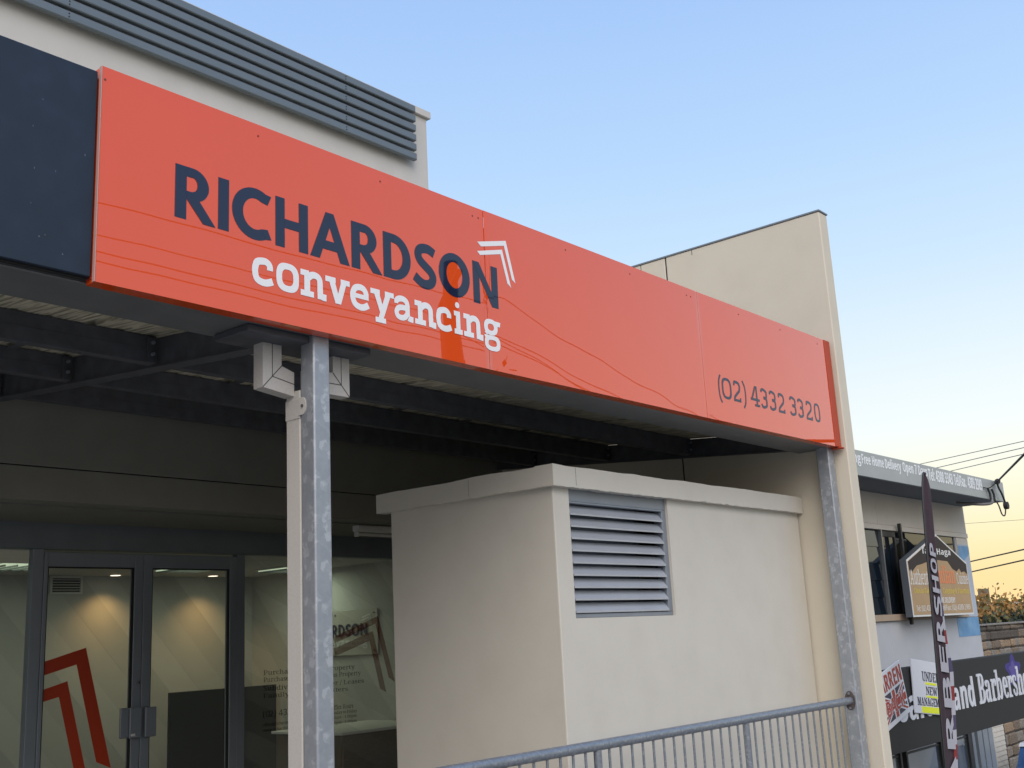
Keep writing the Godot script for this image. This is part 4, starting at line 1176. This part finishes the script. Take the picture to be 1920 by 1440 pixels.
# ------------------------------------------------------------------ the barber's shop below it
func barber() -> void:
	var b := thing("barber_board", "long black shop board lettered for a barbershop below the grey wall", "sign board", Vector3(17, -0.07, -2.1))
	box(b, "board", Vector3(12.6, -0.066, -2.16), Vector3(20.85, 0.965, -2.0), M.board_black, 0.004)
	var at := moved(Vector3(0, 0, -1.9985))
	text(b, "lettering", "Salon", "sans_bold", Rect2(14.55, 0.295, 1.55, 0.43), at, M.sign_white, 0.012)
	text(b, "lettering", "and", "sans_bold", Rect2(16.52, 0.290, 0.895, 0.432), at, M.sign_white, 0.012)
	text(b, "lettering", "Barbershop", "serif_bold", Rect2(17.61, 0.155, 2.75, 0.60), at, M.sign_white, 0.012)
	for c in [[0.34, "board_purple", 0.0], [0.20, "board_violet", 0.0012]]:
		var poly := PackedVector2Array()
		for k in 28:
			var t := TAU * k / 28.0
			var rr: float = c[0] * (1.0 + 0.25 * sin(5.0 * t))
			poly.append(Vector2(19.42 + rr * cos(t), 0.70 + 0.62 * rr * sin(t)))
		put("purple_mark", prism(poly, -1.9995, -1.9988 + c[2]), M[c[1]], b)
	box(b, "awning_roof", Vector3(12.6, 0.30, -3.83), Vector3(20.8, 0.34, -2.162), M.dark_metal, 0.002)
	var f := thing("barber_shopfront", "dark framed barber shop window front under the black board", "shopfront", Vector3(18, -2.8, -3.6))
	for x in [[13.0, 13.2], [15.2, 15.35], [17.30, 17.42], [18.19, 18.26], [18.44, 18.50], [19.99, 20.16], [21.36, 21.50], [21.56, 21.70], [21.86, 22.10], [22.16, 22.42], [22.47, 22.70]]:
		box(f, "frame", Vector3(x[0], -2.8, -3.66), Vector3(x[1], -0.02, -3.56), M.dark_metal if x[0] < 21.5 else M.frame, 0.004)
	for x in [[13.2, 15.2], [15.35, 17.3], [17.42, 18.19], [18.5, 19.99], [20.16, 21.36]]:
		pane(f, Vector3(x[0], -2.8, -3.6), Vector3(x[1], -0.02, -3.6))
		box(f, "transom", Vector3(x[0], -0.56, -3.63), Vector3(x[1], -0.53, -3.585), M.dark_metal, 0.002)
	box(f, "ceiling", Vector3(12.8, -0.02, -3.84), Vector3(22.7, 0.02, -3.5), M.dark_metal, 0.0)
	for k in 3:
		box(f, "shelf", Vector3(18.7 + k * 0.8, -1.0 - 0.22 * (k % 2), -3.80), Vector3(19.3 + k * 0.8, -0.96 - 0.22 * (k % 2), -3.68), M.sheet_cream, 0.003)
	# two boards fixed to the black one
	var d := thing("tilted_flag_board", "white board with red words over a union flag, tilted up to the right", "sign", Vector3(14.3, 0.3, -1.95), "loose boards on the black shop board")
	var o := Transform3D(Basis(Vector3.BACK, deg_to_rad(13.0)), Vector3(13.935, 0.198, -1.97))
	put("board", bevel_box(Vector3(0.95, 0.69, 0.02), 0.003), M.sign_white, d, o * moved(Vector3(0.475, 0.345, -0.012)))
	put("flag_field", prism(pv([[0.15, 0.07], [0.91, 0.07], [0.91, 0.41], [0.15, 0.41]]), -0.001, 0.001, o), M.sign_navy, d)
	var x0 := 0.15
	var x1 := 0.91
	var y0 := 0.07
	var y1 := 0.41
	var layer := 0.0015
	for c in [["sign_white", 0.034], ["sign_red", 0.013]]:
		for dir in 2:
			var a := Vector2(x0, y0 if dir == 0 else y1)
			var e := Vector2(x1, y1 if dir == 0 else y0)
			var u := (e - a).normalized()
			var nn := Vector2(-u.y, u.x) * float(c[1])
			for part in Geometry2D.intersect_polygons(PackedVector2Array([a + nn, a - nn, e - nn, e + nn]), pv([[x0, y0], [x1, y0], [x1, y1], [x0, y1]])):
				put("flag_saltire", prism(part, 0.0, layer, o), M[c[0]], d)
			layer += 0.0008
	for c in [["sign_white", 0.075], ["sign_red", 0.045]]:
		var hw: float = c[1]
		put("flag_cross", prism(pv([[0.53 - hw, y0], [0.53 + hw, y0], [0.53 + hw, y1], [0.53 - hw, y1]]), 0.0, layer, o), M[c[0]], d)
		layer += 0.0006
		put("flag_cross", prism(pv([[x0, 0.24 - hw], [x1, 0.24 - hw], [x1, 0.24 + hw], [x0, 0.24 + hw]]), 0.0, layer, o), M[c[0]], d)
		layer += 0.0006
	text(d, "lettering", "DARREN", "sans_bold", Rect2(0.03, 0.445, 0.88, 0.205), o * moved(Vector3(0, 0, 0.001)), M.sign_red, 0.002)
	text(d, "lettering", "IS", "sans_bold", Rect2(0.03, 0.23, 0.09, 0.17), o * moved(Vector3(0, 0, 0.001)), M.sign_red, 0.002)
	for q in [[-0.006, -0.005], [0.006, 0.005], [-0.006, 0.005], [0.006, -0.005]]:
		text(d, "lettering", "BACK", "sans_bold", Rect2(0.22 + q[0], 0.145 + q[1], 0.62, 0.19), o * moved(Vector3(0, 0, layer + 0.0004)), M.sign_white, 0.001)
		layer += 0.0003
	text(d, "lettering", "BACK", "sans_bold", Rect2(0.22, 0.145, 0.62, 0.19), o * moved(Vector3(0, 0, layer + 0.001)), M.sign_red, 0.001)
	var u := thing("management_board", "white board reading under new management with yellow bars", "sign", Vector3(15.7, 0.3, -1.95), "loose boards on the black shop board")
	o = Transform3D(Basis(Vector3.BACK, deg_to_rad(-6.5)), Vector3(15.005, 0.385, -1.96))
	put("board", bevel_box(Vector3(1.26, 0.70, 0.02), 0.003), M.sign_white, u, o * moved(Vector3(0.63, 0.35, -0.012)))
	var ot := o * moved(Vector3(0, 0, -0.0005))
	text(u, "lettering", "UNDER", "serif_bold", Rect2(0.33, 0.43, 0.60, 0.125), ot, M.sign_navy, 0.002)
	text(u, "lettering", "NEW", "serif_bold", Rect2(0.43, 0.25, 0.40, 0.11), ot, M.sign_navy, 0.002)
	text(u, "lettering", "MANAGEMENT", "serif_bold", Rect2(0.10, 0.105, 1.06, 0.105), ot, M.sign_navy, 0.002)
	for y in [[0.385, 0.415, 0.43, 0.83], [0.215, 0.24, 0.43, 0.83], [0.012, 0.092, 0.24, 1.02]]:
		put("yellow_bar", prism(pv([[y[2], y[0]], [y[3], y[0]], [y[3], y[1]], [y[2], y[1]]]), -0.002, 0.001, o), M.sign_yellow, u)
	# feather flag in front of the boards
	var g := thing("feather_flag", "tall narrow dark purple feather flag with white letters standing before the shop board", "flag", Vector3(13.9, -2.6, -1.2))
	var rows := [[3.435, 14.40, 14.42], [3.40, 14.33, 14.49], [3.25, 14.245, 14.545], [2.9, 14.19, 14.50], [2.25, 14.09, 14.42], [1.33, 13.975, 14.37], [0.95, 13.925, 14.43], [0.4, 13.85, 14.30], [-0.16, 13.78, 14.16], [-0.8, 13.70, 14.05], [-1.3, 13.64, 13.95]]
	var edge := func(y: float, c: int) -> float:
		for i in range(1, rows.size()):
			if y >= rows[i][0]:
				return lerpf(rows[i][c], rows[i - 1][c], (y - rows[i][0]) / (rows[i - 1][0] - rows[i][0]))
		return rows[-1][c]
	var cloth := func(uu: float, y: float) -> Vector3:   # the cloth hangs in soft lengthwise folds
		return Vector3(lerpf(edge.call(y, 1), edge.call(y, 2), uu), y, -1.2 + 0.010 * sin(uu * 7.0 + y * 0.9) + 0.004 * sin(uu * 15.0 - y * 2.0))
	var st := start()
	var steps := 60
	for i in steps:
		for j in 10:
			var q := []
			for k in [[0, 0], [1, 0], [1, 1], [0, 1]]:
				q.append(cloth.call(float(j + k[0]) / 10.0, lerpf(3.435, -1.3, float(i + k[1]) / steps)))
			quad(st, q[0], q[1], q[2], q[3], Vector3.BACK)
			quad(st, q[0] - Vector3(0, 0, 0.002), q[1] - Vector3(0, 0, 0.002), q[2] - Vector3(0, 0, 0.002), q[3] - Vector3(0, 0, 0.002), Vector3.FORWARD)
	st.generate_normals()
	put("cloth", st.commit(), M.flag, g)
	put("pole", tube(bend([Vector3(13.55, -2.75, -1.2), Vector3(13.78, -0.16, -1.2), Vector3(13.975, 1.33, -1.2), Vector3(14.18, 2.9, -1.2), Vector3(14.32, 3.38, -1.2), Vector3(14.42, 3.44, -1.2)]), 0.014, 8), M.dark_metal, g)
	# printed stripe along the free edge
	var y := 1.95
	var k := 0
	while y > -1.25:
		var hh := 0.17
		var s2 := start()
		for i in 3:
			var ya := y - hh * i / 3.0
			var yb := y - hh * (i + 1) / 3.0
			var f4 := Vector3(0, 0, 0.006)
			quad(s2, cloth.call(0.80, ya) + f4, cloth.call(0.99, ya) + f4, cloth.call(0.99, yb) + f4, cloth.call(0.80, yb) + f4, Vector3.BACK)
		put("stripe", s2.commit(), M[["flag_white", "flag_blue", "flag_white", "flag_red"][k % 4]], g)
		y -= hh
		k += 1
	# letters running up the flag
	y = -1.1
	for ch in ["B", "A", "R", "B", "E", "R", "S", "H", "O", "P"]:
		var size := clampf(0.62 - (y + 1.1) * 0.125, 0.16, 0.6)
		var w := clampf(0.26 - maxf(y - 1.2, 0.0) * 0.06, 0.12, 0.26)
		var mid: Vector3 = cloth.call(0.42, y + size / 2)
		var lean := Basis(Vector3.BACK, deg_to_rad(-7.0))
		var tf := Transform3D(lean * Basis(Vector3.BACK, PI / 2), Vector3(mid.x, y, -1.183))
		text(g, "letter", ch, "sans_bold", Rect2(0.0, -w / 2, size * 0.86, w), tf, M.flag_white, 0.002)
		y += size

# ------------------------------------------------------------------ far right corner
func far_right() -> void:
	# stone wall: courses of uneven blocks
	var zs := -4.5
	var s := thing("stone_wall", "old weathered sandstone block wall beyond the grey building", "wall", Vector3(27, -2.8, zs))
	box(s, "mortar_core", Vector3(23.8, -2.9, zs - 0.5), Vector3(40, 1.32, zs - 0.03), M.mortar, 0.0)
	var y := -1.75
	while y < 1.25:
		var h := rng.randf_range(0.19, 0.27)
		if y + h > 1.28:
			h = 1.36 - y
		var x := 25.0 + rng.randf_range(-0.3, 0.0)
		while x < 30.3:
			var l := rng.randf_range(0.28, 0.62)
			var tone := rng.randi_range(0, 1) if y > 0.85 else rng.randi_range(1, 3)
			var out := rng.randf_range(-0.015, 0.035)
			var st := start()
			var c := Vector3(x + l / 2, y + h / 2, zs - 0.1 + out)
			add_box(st, Vector3.ZERO, Vector3(l - 0.02, h - 0.02, 0.2), 0.03, Basis(Vector3.BACK, rng.randf_range(-0.03, 0.03)) * Basis(Vector3.UP, rng.randf_range(-0.05, 0.05)))
			put("stone", st.commit(), M["stone_%d" % tone], s, moved(c))
			x += l
		y += h
	box(s, "coping", Vector3(23.8, 1.362, zs - 0.5), Vector3(40, 1.40, zs + 0.03), M.stone_3, 0.01)
	# white boarded wall
	var w := thing("weatherboard_wall", "short white weatherboard wall between the barber's front and the stone wall", "wall", Vector3(25, -2.8, -4.2))
	for k in 24:
		var y0 := -2.8 + k * 0.098
		put("board", bevel_box(Vector3(0.72, 0.10, 0.02), 0.003), M.plank_white, w, Transform3D(Basis(Vector3.RIGHT, -0.12), Vector3(24.95, y0, -4.2)))
	box(w, "corner_post", Vector3(24.55, -2.85, -4.3), Vector3(24.588, -0.45, -4.17), M.plank_white, 0.004)
	var p := put("drain_pipe", tube([Vector3(25.55, -2.8, -4.3), Vector3(25.55, -0.2, -4.3)], 0.05, 12), M.rust_plate)
	tag(p, "dark rusty upright pipe in front of the lower stone wall", "pipe")
	# parked car, mostly below the frame
	var c := thing("parked_car", "white parked car with mirrored blue sky painted into its windscreen at the lower right corner", "car", Vector3(23.6, -2.8, -3.0))
	var side := Transform3D(Basis(), Vector3(22.25, -2.79, -3.6))
	put("body", prism(pv([[0.0, 0.35], [0.05, 0.85], [0.25, 1.05], [1.15, 1.16], [4.05, 1.12], [4.1, 0.35]]), 0.0, 1.7, side), M.car_white, c)
	put("cabin", prism(pv([[1.05, 1.165], [1.75, 1.80], [3.3, 1.84], [4.0, 1.165]]), 0.1, 1.6, side), M.car_glass_sky, c)
	put("roof", prism(pv([[1.72, 1.81], [1.85, 1.87], [3.2, 1.90], [3.32, 1.85]]), 0.08, 1.62, side), M.car_white, c)
	for q in [[0.75, 0.0], [3.3, 0.0], [0.75, 1.7], [3.3, 1.7]]:
		var hub := side * Vector3(q[0], 0.33, q[1])
		var wh := put("wheel", tube([hub - Vector3(0, 0, 0.09), hub + Vector3(0, 0, 0.09)], 0.33, 20), M.tyre, c)
		put("rim", tube([hub - Vector3(0, 0, 0.095), hub + Vector3(0, 0, 0.095)], 0.2, 14), M.silver, wh)
	for z in [0.15, 1.55]:
		var at := side * Vector3(0.12, 0.85, z)
		box(c, "headlight", at - Vector3(0.10, 0.07, 0.14), at + Vector3(0.02, 0.07, 0.14), M.silver, 0.01)
	# spiky plant
	var yu := thing("spiky_plant", "spiky dark green plant with narrow leaves at the lower right corner", "plant", Vector3(17.75, -2.75, -1.6))
	put("stem", tube([Vector3(17.75, -2.78, -1.6), Vector3(17.75, -1.05, -1.6)], 0.06, 8), M.bark, yu)
	for k in 70:
		var a := rng.randf() * TAU
		var up := rng.randf_range(0.1, 1.25)
		var dir := Vector3(cos(a) * cos(up), sin(up), sin(a) * cos(up))
		var l := rng.randf_range(0.55, 0.95)
		var base := Vector3(17.75, -1.1 + rng.randf_range(-0.15, 0.1), -1.6)
		var across := dir.cross(Vector3.UP).normalized() * 0.018
		var tip := base + dir * l - Vector3(0, 0.25 * l * l, 0)
		var mid := base + dir * l * 0.5
		var st := start()
		quad(st, base - across, base + across, mid + across, mid - across, Vector3.UP)
		tri(st, mid - across, mid + across, tip, Vector3.UP)
		put("leaf", st.commit(), M.yucca, yu)
	var gr := put("grass_bank", bevel_box(Vector3(8, 0.3, 2.2), 0.1), M.grass, self, moved(Vector3(21.5, -2.72, -1.6)))
	tag(gr, "strip of low green ground cover in front of the parked car", "ground cover")
	gr.set_meta("kind", "stuff")
	# trees and a far house
	tree("goldlit_tree", "tree with golden light painted into its leaves right beside the corner of the grey building", Vector3(50.0, -3.0, -12.2), 5.6, Vector3(2.9, 2.0, 2.4), ["leaf_goldlit", "leaf_green", "leaf_goldlit"], 11000, "trees beyond the stone wall")
	tree("goldlit_tree", "thinner tree with golden light painted into its leaves at the right edge above the stone wall", Vector3(54.5, -3.0, -12.4), 5.0, Vector3(3.4, 1.9, 2.4), ["leaf_goldlit", "leaf_green", "leaf_goldlit"], 9000, "trees beyond the stone wall")
	tree("dark_bush", "dark low bush on top of the stone wall next to the building corner", Vector3(36.3, -2.5, -7.1), 4.1, Vector3(1.7, 0.8, 1.0), ["leaf_dark", "leaf_green", "leaf_dark"], 2600, "trees beyond the stone wall")
	tree("goldlit_tree", "broad bush with golden light painted into its leaves just above the middle of the stone wall", Vector3(44.0, -2.5, -9.2), 4.6, Vector3(4.0, 1.2, 1.4), ["leaf_goldlit", "leaf_goldlit", "leaf_green"], 11000, "trees beyond the stone wall")
	var h := thing("distant_house", "far house with a pale roof and a chimney above the trees", "house", Vector3(69, -3, -17.5))
	box(h, "wall", Vector3(65.5, -3, -20), Vector3(75, 1.3, -16.4), M.sheet_cream, 0.02)
	put("roof", prism(pv([[65.0, 1.31], [75.5, 1.31], [74.0, 2.25], [67.2, 2.25]]), -20.3, -16.1), M.roof_pale, h)
	box(h, "chimney", Vector3(67.6, 2.26, -18.2), Vector3(68.1, 3.1, -17.7), M.stone_1, 0.02)
	put("aerial", tube([Vector3(70.2, 2.2, -18), Vector3(70.2, 3.2, -18)], 0.015, 6), M.cable, h)

func tree(called: String, label: String, at: Vector3, high: float, r: Vector3, leaves: Array, count: int, group: String) -> void:
	var t := thing(called, label, "bush" if called == "dark_bush" else "tree", at, group)
	var top := at + Vector3(0, high - r.y, 0)
	put("trunk", tube(bend([at, at + Vector3(0.15, (high - r.y) * 0.5, 0.1), top]), 0.16, 8), M.bark, t)
	var st := []
	for k in leaves.size():
		st.append(start())
	var limbs := start()
	var clumps := []
	for k in 16:
		var d := Vector3(rng.randf_range(-1, 1), rng.randf_range(-0.8, 1), rng.randf_range(-1, 1))
		d = d.normalized() * pow(rng.randf(), 0.4)
		var c := top + d * r * 0.8
		clumps.append(c)
		tube_into(limbs, bend([top - Vector3(0, r.y * 0.6, 0), top.lerp(c, 0.5) + Vector3(0, -0.15, 0), c], 4), 0.045, 5, false)
	put("limbs", limbs.commit(), M.bark, t)
	for i in count:
		var c: Vector3 = clumps[rng.randi() % clumps.size()]
		var d := Vector3(rng.randfn(), rng.randfn(), rng.randfn()) * 0.42 * Vector3(r.x, r.y, r.z) * 0.5
		var p := c + d
		var size := rng.randf_range(0.07, 0.15)
		var b := Basis(Vector3(rng.randfn(), rng.randfn(), rng.randfn()).normalized(), rng.randf() * TAU)
		var s: SurfaceTool = st[rng.randi() % st.size()]
		var u := b.x * size
		var v := b.y * size * 0.6
		tri(s, p - u, p + v, p + u, b.z)
		tri(s, p - u, p + u, p - v, b.z)
	for k in leaves.size():
		var o := put("crown", st[k].commit(), M[leaves[k]], t)
		o.set_meta("kind", "stuff")

# ------------------------------------------------------------------ wires
func sag(a: Vector3, b: Vector3, drop: float, n := 14) -> Array:
	var out := []
	for i in n + 1:
		var t := float(i) / n
		out.append(a.lerp(b, t) - Vector3(0, 4.0 * drop * t * (1.0 - t), 0))
	return out

func wires() -> void:
	var far := [["highest thin wire above the lettered eave", Vector3(36.28, 6.56, -9), Vector3(33.35, 6.39, -5)], ["middle thin wire above the lettered eave", Vector3(37.30, 6.486, -9), Vector3(33.25, 6.195, -5)], ["lowest of the thin wires above the lettered eave", Vector3(38.88, 6.523, -9), Vector3(33.15, 6.0, -5)], ["upper of the two dark wires right of the house shaped sign", Vector3(39.02, 3.381, -9), Vector3(33.53, 3.367, -5.5)], ["lower of the two dark wires right of the house shaped sign", Vector3(39.04, 3.04, -9), Vector3(33.37, 3.064, -5.5)], ["faint single wire in the yellow sky below the eave end", Vector3(48.05, 5.40, -12), Vector3(46.5, 5.186, -9)]]
	for i in far.size():
		var a: Vector3 = far[i][1]
		var b: Vector3 = far[i][2]
		var e := b - a
		var r: float = [0.011, 0.012, 0.012, 0.022, 0.022, 0.008][i]
		tag(put("wire", tube([a - e * 1.2, b + e * 1.4], r, 6), M.cable if i in [3, 4] else M.wire_pale), far[i][0], "wire", "overhead wires at the right edge of the sky")
	# service cable to the eave with its insulator, drip loop and brackets
	var s := thing("service_cable", "black overhead service cable that ends at the right corner of the eave", "cable", Vector3(23, 4.1, -2.9))
	var knot := Vector3(23.07, 4.183, -2.9)
	var way := (Vector3(17.14, 3.865, -0.7) - knot)
	put("span", tube([knot, knot + way * 2.35], 0.018, 8), M.cable, s)
	put("clamp", tube([knot - way * 0.018, knot + way * 0.02], 0.055, 8), M.cable, s)
	put("tail", tube(bend([knot, Vector3(23.08, 4.08, -2.9), Vector3(23.24, 3.95, -2.9), Vector3(23.36, 3.80, -2.9), Vector3(23.38, 3.72, -2.9)]), 0.02, 8), M.cable, s)
	put("joint_box", tube([Vector3(23.38, 3.72, -2.93), Vector3(23.38, 3.72, -2.85)], 0.075, 8), M.cable, s)
	put("drip_loop", tube(bend([Vector3(23.36, 3.68, -2.9), Vector3(23.24, 3.52, -2.9), Vector3(23.06, 3.53, -2.9), Vector3(22.93, 3.70, -2.9), Vector3(22.90, 3.83, -2.95)]), 0.014, 6), M.cable, s)
	put("stay", tube(bend([Vector3(22.42, 4.03, -2.98), Vector3(22.7, 4.04, -2.95), knot]), 0.01, 6), M.cable, s)
	for x in [22.60, 22.84]:
		put("hook", tube(bend([Vector3(x, 4.02, -2.96), Vector3(x + 0.05, 3.93, -2.95), Vector3(x + 0.06, 3.80, -2.95)]), 0.022, 8), M.dark_metal, s)
	put("conduit", tube(bend([Vector3(22.80, 3.80, -2.97), Vector3(22.74, 3.74, -2.98), Vector3(22.5, 3.72, -3.1), Vector3(22.3, 3.78, -3.5)]), 0.03, 8), M.wire_pale, s)

# ------------------------------------------------------------------ across the street: what the glossy sign mirrors
func across_street() -> void:
	var p := thing("utility_pole", "timber power pole across the street, mirrored in the orange sign below the letter N", "utility pole", Vector3(15.3, -2.6, 10.4))
	var sh := start()
	for k in 6:
		tube_into(sh, [Vector3(15.25, -2.8 + 1.95 * k, 10.4), Vector3(15.25, -2.8 + 1.95 * (k + 1), 10.4)], 0.27 - 0.024 * k, 16)
	put("shaft", sh.commit(), M.pole_wood, p)
	put("crossarm", tube([Vector3(14.4, 8.25, 9.4), Vector3(15.9, 8.35, 11.3)], 0.07, 8), M.pole_wood, p)
	put("transformer", tube([Vector3(14.86, 6.7, 10.1), Vector3(14.86, 7.4, 10.1)], 0.2, 14), M.dark_metal, p)
	var spans := [[7.02, 0.35, 9.6], [6.92, 0.35, 9.7], [7.75, 0.5, 9.5], [8.0, 0.55, 11.2], [6.2, 0.2, 10.2]]
	for i in spans.size():
		var c: Array = spans[i]
		var z: float = c[2]
		var right := sag(Vector3(15.2, c[0] + 0.1, z), Vector3(52, c[0] - 0.3, z + 2), c[1] * 3.0, 24)
		var left := sag(Vector3(15.2, c[0] + 0.1, z), Vector3(-25, c[0] + 0.2, z), c[1] * 0.7, 16)
		left.reverse()
		left.append_array(right.slice(1))
		tag(put("street_cable", tube(left, 0.009, 6), M.cable), ["lower of the two close cables mirrored in the sign", "upper of the two close cables mirrored in the sign", "cable mirrored across the middle of the sign's lettering", "highest street cable mirrored in the orange sign", "lowest street cable mirrored near the sign's bottom edge"][i], "cable", "street cables mirrored in the orange sign")
	tree("street_tree", "leafy tree across the street, mirrored as a low dark hump beside the pole", Vector3(15.7, -2.8, 11.6), 9.9, Vector3(2.2, 1.6, 1.6), ["leaf_dark", "leaf_green", "leaf_dark"], 3000, "trees across the street")
	var h := thing("opposite_house", "low house across the street, mirrored in the shop glass", "house", Vector3(-4, -0.2, 24))
	box(h, "wall", Vector3(-12, -0.2, 20), Vector3(4, 2.8, 28), M.sheet_cream, 0.02)
	put("roof", prism(pv([[-12.6, 2.81], [4.6, 2.81], [1.0, 5.0], [-9.0, 5.0]]), 19.4, 28.6), M.stone_1, h)
	for x in [-9.0, -3.0]:
		var wd := box(h, "window", Vector3(x, 0.9, 19.95), Vector3(x + 1.6, 2.1, 19.995), M.white, 0.005)
		box(wd, "glass", Vector3(x + 0.07, 0.97, 19.93), Vector3(x + 1.53, 2.03, 19.948), M.glass_dark, 0.0)
